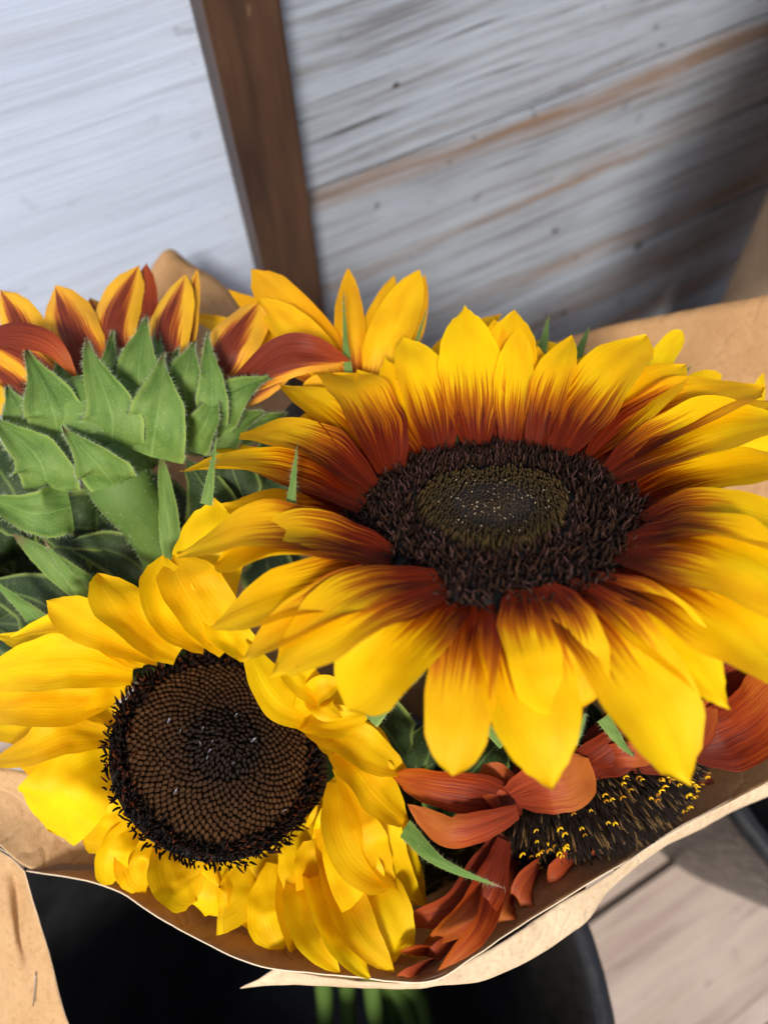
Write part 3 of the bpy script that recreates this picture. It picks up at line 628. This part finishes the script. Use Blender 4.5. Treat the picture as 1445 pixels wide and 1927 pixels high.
for a in [
 # under layer
 ([(250, 1265, .254), (170, 1275, .252), (60, 1280, .256)], 110, 'broad', .3), ([(300, 1225, .253), (240, 1200, .251), (160, 1160, .254)], 100, 'broad', .3), ([(400, 1205, .253), (360, 1150, .250), (330, 1090, .253)], 120, 'broad', .3),
 ([(270, 1240, .256), (150, 1230, .250), (-10, 1195, .256)], 75, 'petal', .4), ([(230, 1290, .257), (110, 1290, .255), (-50, 1300, .26)], 80, 'petal', .4),
 ([(225, 1350, .258), (110, 1360, .256), (-50, 1370, .262)], 90, 'petal', .3), ([(230, 1440, .26), (130, 1440, .256), (20, 1420, .26)], 80, 'petal', .3),
 ([(280, 1520, .262), (210, 1560, .258), (150, 1570, .262)], 70, 'blunt', .4), ([(340, 1570, .264), (295, 1620, .262), (285, 1670, .266)], 85, 'broad', .3),
 ([(420, 1600, .264), (350, 1650, .258), (330, 1690, .262)], 80, 'petal', .4), ([(480, 1610, .262), (460, 1690, .252), (450, 1745, .256)], 95, 'petal', .4),
 ([(560, 1600, .260), (560, 1710, .250), (565, 1785, .256)], 95, 'broad', .5), ([(610, 1570, .258), (700, 1680, .250), (775, 1800, .256)], 95, 'broad', .4),
 ([(620, 1530, .256), (720, 1600, .248), (800, 1705, .256)], 90, 'broad', .4), ([(630, 1460, .254), (720, 1540, .247), (790, 1650, .254)], 85, 'petal', .4),
 ([(600, 1370, .254), (670, 1400, .244), (760, 1470, .248)], 90, 'broad', .5),
 # left, upper layer
 ([(250, 1268, .248), (150, 1250, .240), (60, 1255, .240), (-40, 1275, .248)], 100, 'broad', .7), ([(212, 1308, .252), (120, 1325, .243), (40, 1325, .242), (-40, 1335, .25)], 85, 'broad', .6),
 ([(210, 1390, .252), (130, 1385, .242), (60, 1410, .240), (-30, 1440, .248)], 72, 'petal', .7), ([(218, 1420, .252), (150, 1470, .240), (110, 1520, .240), (85, 1560, .248)], 140, 'blunt', .5),
 ([(262, 1505, .256), (210, 1540, .250), (150, 1560, .252)], 60, 'blunt', .6),
 # top, folded over the rim
 ([(275, 1245, .242), (200, 1200, .238), (120, 1175, .240), (20, 1200, .246)], 62, 'petal', .7), ([(300, 1238, .241), (220, 1195, .234), (150, 1165, .234), (88, 1130, .240)], 78, 'broad', .8),
 ([(335, 1232, .238), (265, 1180, .230), (220, 1130, .230), (183, 1080, .238)], 100, 'broad', .8), ([(388, 1212, .238), (330, 1165, .230), (310, 1110, .230), (307, 1044, .238)], 98, 'broad', .9),
 ([(432, 1222, .234), (390, 1150, .230), (350, 1090, .232), (330, 1045, .240)], 105, 'broad', .5), ([(405, 1180, .246), (392, 1080, .242), (396, 1010, .243), (405, 935, .25)], 122, 'broad', -.5),
 ([(470, 1232, .236), (430, 1190, .232), (400, 1140, .234)], 70, 'blunt', .5),
 # right upper, folded inward over the disc
 ([(640, 1330, .246), (560, 1335, .236), (505, 1290, .231), (462, 1205, .234)], 74, 'broad', .5), ([(650, 1330, .240), (590, 1300, .229), (550, 1260, .226), (530, 1215, .230)], 60, 'petal', .5),
 ([(560, 1345, .238), (600, 1300, .226), (645, 1282, .226)], 48, 'petal', .9), ([(575, 1300, .236), (610, 1330, .226), (645, 1350, .228)], 44, 'petal', -.7),
 ([(552, 1352, .240), (620, 1362, .230), (700, 1345, .232)], 62, 'petal', .5),
 ([(580, 1365, .242), (640, 1385, .233), (700, 1420, .234), (770, 1455, .240)], 74, 'broad', .5), ([(628, 1400, .243), (680, 1450, .234), (720, 1500, .234), (772, 1552, .242)], 88, 'broad', .5),
 ([(640, 1440, .245), (700, 1540, .238), (730, 1620, .240), (800, 1706, .248)], 88, 'petal', .6),
 ([(636, 1475, .245), (655, 1560, .232), (690, 1620, .232), (748, 1660, .240)], 100, 'broad', .6), ([(632, 1540, .247), (655, 1610, .236), (680, 1680, .234), (698, 1760, .240)], 92, 'broad', .6),
 # bottom
 ([(545, 1560, .254), (590, 1640, .248), (605, 1730, .247)], 110, 'broad', .3), ([(590, 1520, .253), (660, 1570, .247), (720, 1610, .248)], 110, 'broad', .3), ([(480, 1590, .256), (490, 1670, .250), (500, 1760, .250)], 110, 'broad', .3), ([(300, 1530, .258), (250, 1590, .254), (225, 1640, .256)], 100, 'broad', .3),
 ([(615, 1520, .248), (640, 1570, .243), (655, 1650, .242)], 90, 'broad', .4), ([(590, 1580, .250), (600, 1650, .246), (620, 1740, .246)], 90, 'broad', .4), ([(380, 1600, .256), (370, 1650, .25), (355, 1700, .25)], 90, 'broad', .4),
 ([(606, 1590, .250), (640, 1680, .240), (680, 1760, .236), (742, 1830, .238)], 72, 'petal', .7), ([(580, 1612, .251), (606, 1700, .241), (640, 1780, .237), (700, 1842, .238)], 74, 'petal', .7),
 ([(556, 1622, .252), (565, 1700, .243), (590, 1770, .240), (640, 1830, .240)], 66, 'petal', .6), ([(520, 1626, .252), (512, 1700, .245), (515, 1740, .244), (535, 1785, .244)], 88, 'broad', .5),
 ([(450, 1622, .252), (425, 1680, .244), (405, 1690, .245), (388, 1722, .248)], 112, 'blunt', .4), ([(310, 1590, .254), (330, 1640, .244), (350, 1670, .240), (372, 1696, .242)], 96, 'broad', .5),
 ([(300, 1575, .256), (262, 1610, .250), (262, 1640, .250), (275, 1680, .252)], 80, 'broad', .6),
 ([(265, 1545, .256), (228, 1585, .248), (210, 1620, .246), (212, 1662, .248)], 64, 'blunt', 1.35),
 ([(640, 1610, .252), (690, 1740, .246), (700, 1800, .246), (770, 1775, .244)], 70, 'petal', .6)]:
    p2(*a, wave=rnd.uniform(.02, .08), twist=rnd.uniform(-.35, .35), edge=rnd.uniform(-.05, .10))
receptacle(f2, c2, n2, R2 * .92, lambda q: .005 * (1 - q * q) - .0022, .020, M['recept'])
def fn2(rho, a, r):
    d_ = .005 * (1 - rho * rho) - .0015
    if rho < .36:
        return (.0019, .00085, -.6, (.010, .007, .006), (.022, .014, .010), 0, d_, .14)
    if rho < .84:
        f = (rho - .36) / .48; g = r.uniform(.7, 1.25)
        return (.0015 + r.uniform(-.0002, .0003), .00104, -.35, (.026, .012, .006), mixc((.030, .016, .009), (.072 * g, .033 * g, .012 * g), min(1, f * 1.2)), 0, d_, .06)
    if rho > .9: return None
    f = (rho - .84) / .16
    t = (.10, .022, .006) if r.random() < .3 else (.014, .008, .006)
    return (r.uniform(.0022, .0045) * (.8 + .4 * f), .00062, .15 + .7 * f, (.008, .004, .003), t, r.uniform(.1, .8), d_, .4)
floret_field(f2, c2, n2, R2, 1350, fn2, seed=8)
def ring2(rho, a, r):
    if rho < .83: return None
    f = (rho - .83) / .17
    t = (.085, .020, .006) if r.random() < .22 else (.013, .007, .005)
    return (r.uniform(.0018, .0034), r.uniform(.0003, .00046), .1 + .7 * f, (.008, .004, .003), t, r.uniform(.1, 1.0), .0005 - .003 * f * f, .45)
floret_field(f2, c2, n2, R2 * 1.0, 3600, ring2, 'rim_florets', 17)
X2 = (AX - n2 * AX.dot(n2)).normalized(); Y2 = n2.cross(X2)
# loose shiny chaff scales near the disc centre and a few yellow ones at the rim
k = NT('chaff'); k.b.inputs['Base Color'].default_value = (.07, .07, .09, 1); k.b.inputs['Roughness'].default_value = .16; k.b.inputs['Specular IOR Level'].default_value = .8; M['chaff'] = k.m
for px, py, ln, an in ((318, 1355, 16, 70), (340, 1374, 9, 60), (395, 1412, 12, 55), (400, 1395, 9, 60), (376, 1398, 10, 110), (390, 1425, 11, 75), (478, 1392, 18, 40), (445, 1345, 12, 50), (382, 1370, 9, 60), (331, 1488, 15, 60), (440, 1436, 9, 40), (536, 1525, 10, 30)):
    c_ = plane_hit(px, py, c2 + n2 * .0062, n2); d_ = (AX * math.cos(R_(an)) - AY * math.sin(R_(an))); l_ = ln * .8 / FPX * D2
    petal(f2, M['chaff'], [c_ - d_ * l_ * .5, c_ + n2 * .0004, c_ + d_ * l_ * .5], l_ * .33, n2 - v2, .7, 0, 0, 'slim', 0, 'chaff_scale', 4, 6)
for b_, t_ in (((575, 1560), (598, 1515)), ((590, 1578), (606, 1520)), ((606, 1562), (612, 1530)), ((195, 1375), (228, 1380)), ((640, 1505), (610, 1512))):
    petal(f2, M['yellow'], [P(*b_, .244), P((b_[0] + t_[0]) / 2, (b_[1] + t_[1]) / 2, .239), P(*t_, .240)], .0022, n2 - v2, .5, 0, 0, 'slim', 0, 'ray_floret', 4, 8)
tube('stem', [c2 - n2 * .014, c2 - n2 * .04 + Vector((0, 0, -.012)), P(520, 1640, .36), P(680, 1800, .43), P(705, 1905, .46), P(720, 1990, .51)], [.011, .009, .0075, .006, .0055, .005], M['stem'], f2)
for pts, wpx in (([(185, 1150, .262), (130, 1085, .256), (82, 1015, .255)], 34), ([(90, 1185, .266), (40, 1140, .264), (-20, 1085, .264)], 42), ([(760, 1560, .236), (830, 1625, .226), (950, 1672, .222)], 40)):
    petal(f2, M['sepal'], [P(*q) for q in pts], wpx / FPX * pts[1][2], -AZ, -.5, 0, .03, 'spike', .03, 'bract', 6, 20, 260)
# stem-like folded bract crossing behind
petal(f2, M['bract'], [P(215, 1150, .27), P(130, 1090, .268), P(25, 1005, .266)], 62 / FPX * .268, -AZ, -.7, 0, .03, 'slim', .03, 'bract', 6, 20, 220)

# ================================================================== 3. two-coloured flower seen from behind, left
f3c = P(210, 790, .262)
f3 = thing('sunflower', 'sunflower turned away, green hairy bracts below streaked maroon and yellow petals', 'sunflower', f3c, GR)
n3 = (-AY * .86 + AZ * .5 - AX * .06).normalized()
X3 = (AX - n3 * AX.dot(n3)).normalized(); Y3 = n3.cross(X3)
prof3 = [(.0, -.031), (.010, -.031), (.017, -.027), (.028, -.020), (.038, -.009), (.0415, .002), (.040, .010), (.034, .013), (0, .012)]
vs_, fs, uvs = [], [], []
for r_, z in prof3:
    for i in range(40): a = i / 40 * 6.2832; vs_.append(f3c + (X3 * math.cos(a) + Y3 * math.sin(a)) * r_ * .55 + n3 * (z * .7 - .004)); uvs.append((i / 40 * .6 + .1, z * 12))
for j in range(len(prof3) - 1):
    for i in range(40): fs.append((j * 40 + i, j * 40 + (i + 1) % 40, (j + 1) * 40 + (i + 1) % 40, (j + 1) * 40 + i))
mesh('receptacle', vs_, fs, M['bract'], f3, uvs)
def p3(pts, wpx, prof, cup, mat, name='petal', up=None, hair=0, wave=.05, twist=0, edge=0, lab=None):
    q = [P(*x) for x in pts]; d = sum(x[2] for x in pts) / len(pts)
    petal(f3, M[mat], q, wpx * (1.08 if name == 'bract' else 1.15) / FPX * d, up if up is not None else -AZ, cup, twist, wave, prof, .03, name, hair=hair, edge=edge, label=lab)
for a in [
 ([(60, 720, .272), (35, 620, .274), (2, 545, .284)], 84, 'broad', -.7, 'streak'), ([(180, 720, .268), (130, 620, .268), (104, 538, .28)], 104, 'broad', -.7, 'streak'),
 ([(215, 720, .27), (212, 600, .272), (262, 498, .288)], 84, 'broad', -.7, 'streak'), ([(255, 700, .276), (262, 590, .280), (276, 494, .292)], 56, 'broad', -.6, 'maroon'),
 ([(310, 710, .268), (312, 610, .268), (350, 518, .284)], 82, 'broad', -.7, 'streak'), ([(340, 700, .276), (352, 600, .278), (372, 505, .290)], 38, 'petal', -.5, 'streak'),
 ([(395, 730, .264), (430, 645, .262), (486, 572, .276)], 92, 'blunt', -.6, 'streak'), ([(400, 700, .280), (440, 640, .285), (470, 580, .295)], 60, 'broad', -.3, 'streak'),
 ([(425, 740, .262), (520, 662, .250), (590, 656, .248), (662, 680, .256)], 44, 'petal', .4, 'maroon'), ([(425, 750, .266), (500, 700, .256), (570, 680, .254), (650, 682, .260)], 50, 'petal', -.4, 'streak'),
 ([(430, 765, .266), (480, 735, .262), (545, 712, .264)], 40, 'petal', -.4, 'streak'), ([(420, 740, .28), (500, 640, .285), (560, 600, .29)], 70, 'broad', -.3, 'back'),
 ([(-60, 655, .262), (20, 630, .252), (95, 650, .248), (148, 716, .252)], 46, 'slim', -.5, 'maroon'), ([(110, 740, .266), (60, 680, .262), (-30, 640, .266)], 62, 'broad', -.5, 'streak'),
 ([(60, 770, .266), (20, 720, .264), (-40, 670, .27)], 60, 'broad', -.5, 'streak'), ([(40, 790, .262), (10, 760, .258), (-40, 715, .262)], 40, 'broad', -.5, 'back'),
 ([(240, 720, .285), (190, 620, .292), (170, 560, .30)], 60, 'broad', -.4, 'streak'), ([(120, 720, .285), (60, 640, .292), (50, 590, .30)], 60, 'broad', -.4, 'streak')]:
    p3(*a, twist=rnd.uniform(-.25, .25))
for a in [  # hairy green bracts, back row first
 ([(130, 780, .258), (125, 720, .256), (112, 650, .262)], 70, 'bract', -.6), ([(240, 780, .256), (232, 720, .255), (236, 650, .262)], 70, 'bract', -.6), ([(330, 780, .256), (330, 720, .255), (338, 650, .262)], 70, 'bract', -.6),
 ([(160, 850, .256), (150, 800, .254), (140, 740, .258)], 90, 'bract', -.6), ([(260, 860, .256), (255, 810, .254), (250, 750, .258)], 90, 'bract', -.6), ([(360, 850, .258), (370, 800, .256), (385, 740, .26)], 80, 'bract', -.6), ([(60, 850, .256), (40, 800, .254), (10, 760, .258)], 90, 'bract', -.6),
 ([(212, 745, .262), (208, 690, .262), (214, 618, .270)], 48, 'bract', -.6), ([(300, 740, .263), (296, 680, .264), (298, 612, .27)], 44, 'bract', -.6),
 ([(45, 800, .250), (32, 770, .248), (14, 724, .256)], 58, 'bract', -.6), ([(262, 770, .252), (262, 690, .247), (278, 588, .262)], 92, 'bract', -.7),
 ([(350, 770, .252), (350, 705, .247), (368, 640, .258)], 78, 'bract', -.7), ([(400, 800, .248), (398, 720, .244), (392, 618, .258)], 62, 'bract', -.7),
 ([(405, 790, .252), (440, 745, .248), (522, 704, .258)], 80, 'bract', -.7), ([(395, 850, .255), (440, 800, .254), (505, 772, .262)], 70, 'bract', -.5),
 ([(110, 830, .245), (98, 760, .240), (48, 652, .256)], 124, 'bract', -.8), ([(215, 840, .243), (205, 760, .2365), (160, 632, .252)], 122, 'bract', -.8),
 ([(285, 860, .243), (300, 770, .2355), (312, 660, .250)], 128, 'bract', -.75), ([(95, 930, .243), (70, 860, .2355), (-15, 780, .246)], 118, 'bract', -.7),
 ([(215, 915, .240), (180, 870, .232), (118, 800, .238)], 104, 'bract', -.7), ([(135, 955, .243), (60, 965, .236), (-50, 925, .244)], 96, 'bract', -.7),
 ([(360, 840, .25), (390, 790, .243), (412, 720, .252)], 66, 'bract', -.6), ([(430, 830, .262), (490, 800, .262), (545, 775, .268)], 46, 'bract', -.5)]:
    p3(a[0], a[1], a[2], a[3] * .9, 'bract', 'bract', None, 560, .06, rnd.uniform(-.35, .35), edge=.22)
tube('stem', [P(205, 850, .252), P(232, 920, .2525), P(280, 985, .262), P(312, 1070, .275), P(325, 1200, .30), P(420, 1500, .37), P(700, 1800, .44), P(765, 1905, .48), P(790, 1990, .52)],
     [.0135, .0110, .0092, .0078, .007, .0065, .006, .005, .005], M['stem'], f3, 18, 40, hair=1500)
petal(f3, M['bract'], [P(330, 1120, .255), P(318, 990, .252), P(303, 848, .256)], 44 / FPX * .254, -AZ, -.6, 0, .03, 'slim', .03, 'leaf', 6, 20, 300)

# ================================================================== 4. golden flower behind
c4 = P(690, 780, .285)
f4 = thing('sunflower', 'golden sunflower half hidden behind the others, petals upright before the dark batten', 'sunflower', c4, GR)
f6 = None
def pq(f, pts, wpx, prof='petal', cup=.5, mat='back', up=None, name='petal', hair=0, twist=0, wave=.05):
    if f is f6: pts = over_paper(densify(pts))
    q = [P(*x) for x in pts]; d = sum(x[2] for x in pts) / len(pts)
    petal(f, M[mat], q, wpx / FPX * d, up if up is not None else -AZ, cup, twist, wave, prof, .03, name, hair=hair)
for a in [
 ([(650, 730, .278), (600, 650, .276), (530, 570, .280), (472, 505, .292)], 92, 'broad', .6), ([(650, 740, .272), (590, 660, .268), (540, 610, .270), (490, 560, .28)], 80, 'broad', .5),
 ([(640, 720, .29), (560, 640, .295), (430, 545, .31)], 70, 'petal', .4), ([(600, 720, .30), (480, 640, .305), (352, 590, .315)], 55, 'petal', .4),
 ([(668, 720, .276), (660, 620, .276), (655, 504, .290)], 66, 'petal', .7), ([(700, 720, .278), (712, 620, .280), (742, 518, .294)], 66, 'petal', .6),
 ([(702, 730, .270), (735, 630, .268), (790, 508, .284)], 88, 'broad', .6), ([(730, 720, .282), (775, 620, .284), (800, 515, .296)], 50, 'petal', .5),
 ([(760, 760, .286), (850, 660, .290), (945, 590, .30)], 60, 'petal', .4), ([(640, 760, .265), (600, 730, .262), (560, 760, .266)], 50, 'petal', .4),
 ([(600, 790, .262), (580, 800, .260), (555, 812, .262)], 46, 'petal', .4), ([(620, 700, .28), (540, 660, .282), (470, 640, .29)], 80, 'broad', .4)]:
    pq(f4, *a, twist=rnd.uniform(-.3, .3))
receptacle(f4, c4, n1, .034, lambda q: .002, .02, M['recept'])
pq(f4, [(657, 715, .262), (650, 640, .262), (646, 545, .27)], 17, 'spike', -.5, 'bract', name='bract', hair=90)
pq(f4, [(772, 690, .262), (785, 640, .262), (805, 575, .27)], 14, 'spike', -.5, 'bract', name='bract', hair=60)
tube('stem', [c4 - n1 * .01, P(690, 1000, .33), P(640, 1400, .40), P(650, 1790, .44), P(655, 1885, .49), P(660, 1980, .53)], [.011, .008, .007, .006, .0055, .005], M['stem'], f4)
# ================================================================== 5. flower behind, right
c5 = P(1180, 800, .275)
f5 = thing('sunflower', 'yellow sunflower hidden under the big one, petal tips showing against the kraft paper', 'sunflower', c5, GR)
for a in [
 ([(1170, 770, .272), (1230, 690, .270), (1282, 622, .282)], 52, 'blunt', .8), ([(1210, 790, .270), (1290, 735, .268), (1358, 706, .278)], 50, 'blunt', .5),
 ([(1300, 830, .268), (1400, 780, .270), (1438, 700, .282)], 44, 'petal', .6), ([(1120, 760, .276), (1150, 690, .278), (1150, 640, .286)], 40, 'petal', .5),
 ([(1080, 760, .278), (1040, 680, .284), (1010, 640, .29)], 55, 'petal', .4), ([(1260, 860, .265), (1390, 840, .262), (1500, 830, .27)], 60, 'broad', .4), ([(1100, 770, .274), (1080, 700, .276), (1065, 650, .286)], 70, 'broad', .4)]:
    pq(f5, *a, mat='yellow', twist=rnd.uniform(-.3, .3))
for pts, w_ in (([(1012, 680, .285), (1024, 640, .285), (1032, 590, .295)], 28), ([(1080, 690, .28), (1095, 650, .28), (1110, 610, .29)], 26), ([(1270, 730, .262), (1285, 705, .262), (1300, 688, .268)], 12), ([(1000, 690, .288), (1005, 650, .288), (1003, 625, .295)], 22)):
    pq(f5, pts, w_, 'spike', -.5, 'bract', name='bract', hair=60)
receptacle(f5, c5, n1, .034, lambda q: .002, .02, M['recept'])
tube('stem', [c5 - n1 * .01, P(1120, 1050, .33), P(850, 1450, .40), P(720, 1790, .44), P(735, 1880, .49), P(745, 1980, .53)], [.011, .008, .007, .006, .0055, .005], M['stem'], f5)

# ================================================================== 6. rust flower facing the paper, lower right
c6 = P(1135, 1496, .264)
n6 = (AY * .84 + AX * .44 - AZ * .80).normalized()
f6 = thing('sunflower', 'rust red sunflower turned to the paper edge, dark disc dotted with yellow stigmas', 'sunflower', c6, GR)
R6 = 196 / FPX * .258
receptacle(f6, c6, n6, R6 * .95, lambda q: .012 * (1 - q * q) - .003, .005, M['recept'])
stig = []
def fn6(rho, a, r):
    f = max(0, (rho - .5) / .5); h = .0118 - .002 * f + r.uniform(-.0006, .0006)
    t = (.13, .075, .028) if r.random() < .16 else (.010, .007, .006)
    return (h * r.uniform(.86, 1.05), .00056, .75 * rho * rho, (.016, .008, .004), t, r.uniform(0, .35), .012 * (1 - rho * rho) - .003, .10)
floret_field(f6, c6, n6, R6, 2300, fn6, seed=4)
X6 = (AX - n6 * AX.dot(n6)).normalized(); Y6 = n6.cross(X6)
vs_, fs, cols = [], [], []; r6 = random.Random(12)
def stigma(b, d, s, L, col):
    w_ = L * .46
    for sg in (-1, 1):
        q0 = b; q1 = b + d * L * .25 + s * sg * L * .42; q2 = b + d * L * .75 + s * sg * L * .62
        u_ = d.cross(s).normalized() * w_ * .5
        i = len(vs_); s_ = (s * .6 + d * .6 * -sg).normalized() * w_ * .5
        for q, kk in ((q0, 1), (q1, 1.1), (q2, .35)): vs_.extend([q + s_ * kk, q + u_ * kk, q - s_ * kk, q - u_ * kk]); cols.extend([col] * 4)
        for j in range(2):
            for e in range(4): fs.append((i + j * 4 + e, i + j * 4 + (e + 1) % 4, i + j * 4 + 4 + (e + 1) % 4, i + j * 4 + 4 + e))
        fs.append((i + 8, i + 9, i + 10, i + 11)); fs.append((i + 3, i + 2, i + 1, i))
back6 = -AZ
for _ in range(110):
    a = r6.uniform(-3.14, 3.14); rho = r6.uniform(.58, .92)
    e = ((-AZ) - n6 * (-AZ).dot(n6)).normalized(); tg = n6.cross(e)
    dirr = e * math.cos(a) + tg * math.sin(a)
    hd = (n6 + dirr * .75 * rho * rho).normalized()
    b = c6 + dirr * R6 * rho + n6 * (.012 * (1 - rho * rho) - .003) + hd * (.0108 - .0015 * rho + r6.uniform(-.0004, .0010))
    s = (AX + Vector((r6.gauss(0, .3), r6.gauss(0, .3), r6.gauss(0, .3)))); s = (s - n6 * s.dot(n6)).normalized()
    g = r6.random(); stigma(b, hd, s, r6.uniform(.0012, .0017), (.86, .50, .012) if g < .7 else (.45, .20, .012))
mesh('stigmas', vs_, fs, M['floret'], f6, cols=cols, kind='stuff')
for a in [
 ([(985, 1515, .236), (900, 1490, .232), (820, 1478, .232), (733, 1458, .238)], 74, 'broad', .6, 'rust'), ([(975, 1528, .230), (900, 1565, .224), (840, 1570, .224), (765, 1512, .230)], 62, 'broad', -.7, 'pinkrust'),
 ([(975, 1512, .238), (945, 1485, .234), (908, 1438, .236)], 64, 'blunt', .5, 'pinkrust'), ([(962, 1500, .231), (1020, 1480, .224), (1070, 1468, .223), (1108, 1428, .226)], 92, 'blunt', .4, 'pinkrust'),
 ([(980, 1490, .24), (1020, 1440, .238), (1060, 1400, .24)], 80, 'broad', .4, 'rust'),
 ([(1105, 1435, .240), (1150, 1400, .235), (1200, 1350, .236), (1260, 1310, .24)], 90, 'broad', .5, 'rust'), ([(1130, 1420, .228), (1180, 1418, .223), (1240, 1420, .225)], 44, 'blunt', .4, 'pinkrust'),
 ([(1290, 1405, .240), (1360, 1380, .236), (1430, 1330, .240), (1490, 1240, .246)], 120, 'broad', .5, 'rust'), ([(1280, 1390, .25), (1340, 1330, .246), (1420, 1270, .246), (1500, 1210, .25)], 100, 'broad', .4, 'maroon'),
 ([(1230, 1400, .25), (1300, 1340, .25), (1380, 1290, .255)], 90, 'broad', .4, 'rust'),
 ([(945, 1570, .240), (905, 1640, .236), (850, 1710, .236), (735, 1738, .242)], 66, 'petal', .6, 'maroon'), ([(948, 1580, .238), (920, 1660, .232), (880, 1720, .230), (792, 1782, .234)], 60, 'petal', .6, 'rust'),
 ([(940, 1600, .240), (918, 1690, .235), (890, 1760, .231), (822, 1828, .232)], 50, 'petal', .6, 'rust'), ([(850, 1795, .240), (800, 1786, .237), (750, 1792, .239)], 22, 'slim', .4, 'rust'),
 ([(850, 1800, .240), (800, 1815, .237), (745, 1838, .238)], 30, 'slim', .4, 'maroon'), ([(900, 1720, .25), (860, 1770, .247), (800, 1800, .247)], 50, 'petal', .4, 'maroon'),
 ([(1000, 1590, .268), (960, 1660, .264), (930, 1740, .264)], 90, 'broad', .4, 'maroon'), ([(1060, 1590, .270), (1010, 1650, .266), (980, 1710, .264)], 90, 'broad', .4, 'maroon'), ([(1150, 1570, .275), (1090, 1620, .268), (1030, 1660, .266)], 90, 'broad', .4, 'maroon'), ([(1240, 1520, .28), (1180, 1570, .274), (1110, 1610, .27)], 90, 'broad', .4, 'maroon'), ([(1330, 1450, .285), (1280, 1500, .28), (1200, 1550, .276)], 90, 'broad', .4, 'maroon'),  # dark petals added under the disc to fill in the sleeve's shade
 ([(1085, 1455, .233), (1130, 1425, .226), (1190, 1375, .226), (1230, 1330, .232)], 80, 'broad', .4, 'rust'), ([(1180, 1440, .233), (1235, 1410, .228), (1300, 1370, .229), (1350, 1320, .235)], 80, 'broad', .4, 'maroon'), ([(1000, 1500, .242), (1040, 1450, .238), (1090, 1400, .238)], 90, 'broad', .4, 'rust')]:
    pq(f6, a[0], a[1] * 1.2, a[2], a[3], a[4], twist=rnd.uniform(-.25, .25))
for _ in range(26):      # orange pappus scales where the petals leave the disc
    px = 1085 + r6.uniform(0, 80); b = P(px, 1425 + r6.uniform(-14, 10), .238)
    petal(f6, M['back'], [b, b + AY * .002 - AZ * .0012, b + AY * r6.uniform(.003, .006) + AX * r6.gauss(0, .001) - AZ * .001], .0012, -AZ, .4, 0, 0, 'slim', 0, 'scale', 3, 5)
tube('stem', [c6 - n6 * .012, P(1080, 1380, .285), P(900, 1500, .36), P(720, 1780, .43), P(790, 1880, .48), P(800, 1980, .52)], [.010, .008, .007, .006, .0055, .005], M['stem'], f6)

# ================================================================== leaves between the heads
def leaf(f, pts, wpx, cup=.4, up=None, hair=0):
    q = [P(*x) for x in pts]; d = sum(x[2] for x in pts) / len(pts)
    petal(f, M['leaf'], q, wpx / FPX * d, up if up is not None else -AZ, cup, 0, .09, 'leaf', .03, 'leaf', 12, 26, hair)
for f, pts, w_, h_ in [
 (f3, [(140, 1180, .285), (70, 1130, .28), (-40, 1100, .285)], 120, 60), (f4, [(420, 1060, .275), (400, 950, .268), (350, 860, .27)], 110, 60), (f4, [(470, 960, .275), (440, 890, .27), (430, 820, .272)], 90, 60), (f3, [(60, 1010, .272), (10, 900, .272), (-60, 830, .28)], 150, 60), (f3, [(360, 1010, .285), (280, 940, .285), (200, 900, .29)], 120, 60),
 (f3, [(330, 1180, .300), (220, 1110, .290), (60, 1030, .285)], 170, 200), (f3, [(330, 1220, .31), (180, 1190, .300), (-20, 1170, .295)], 190, 200), (f3, [(340, 1150, .295), (240, 1050, .285), (120, 1020, .285)], 110, 200),
 (f1, [(760, 1600, .31), (800, 1440, .285), (860, 1320, .27)], 170, 120), (f1, [(800, 1560, .30), (900, 1440, .27), (960, 1380, .25)], 110, 160), (f1, [(880, 1640, .31), (800, 1590, .28), (740, 1560, .268)], 140, 100),
 (f1, [(760, 1420, .28), (700, 1340, .262), (640, 1250, .255)], 120, 100), (f4, [(560, 960, .30), (540, 860, .29), (500, 770, .29)], 130, 60), (f4, [(460, 1000, .31), (430, 900, .30), (440, 800, .30)], 120, 60),
 (f5, [(1250, 1100, .31), (1340, 1000, .29), (1420, 930, .28)], 130, 60), (f6, [(1100, 1500, .29), (1120, 1400, .26), (1110, 1320, .25)], 90, 100), (f2, [(720, 1720, .29), (760, 1640, .265), (770, 1560, .26)], 90, 60)]:
    leaf(f, pts, w_, hair=h_)
rl = random.Random(21)
for _ in range(46):
    px, py = rl.uniform(330, 1380), rl.uniform(780, 1640)
    if px < 640 and py > 1150: px, py = px + 420, py - 60
    if py > 1480 and px > 1100: continue
    d = rl.uniform(.275, .33); a = rl.uniform(0, 6.28); ln = rl.uniform(90, 170)
    leaf(rl.choice((f1, f3, f4, f5)), [(px - math.cos(a) * ln * .5, py - math.sin(a) * ln * .5, d + .02), (px, py, d), (px + math.cos(a) * ln * .5, py + math.sin(a) * ln * .5, d + .01)], rl.uniform(90, 150), hair=20)
for _ in range(12):
    px, py = rl.uniform(-60, 330), rl.uniform(980, 1230); d = rl.uniform(.29, .33); a = rl.uniform(2.4, 4.4); ln = 170
    leaf(f3, [(px - math.cos(a) * ln * .5, py - math.sin(a) * ln * .5, d + .02), (px, py, d), (px + math.cos(a) * ln * .5, py + math.sin(a) * ln * .5, d + .01)], rl.uniform(120, 190), hair=40)
build_hairs()
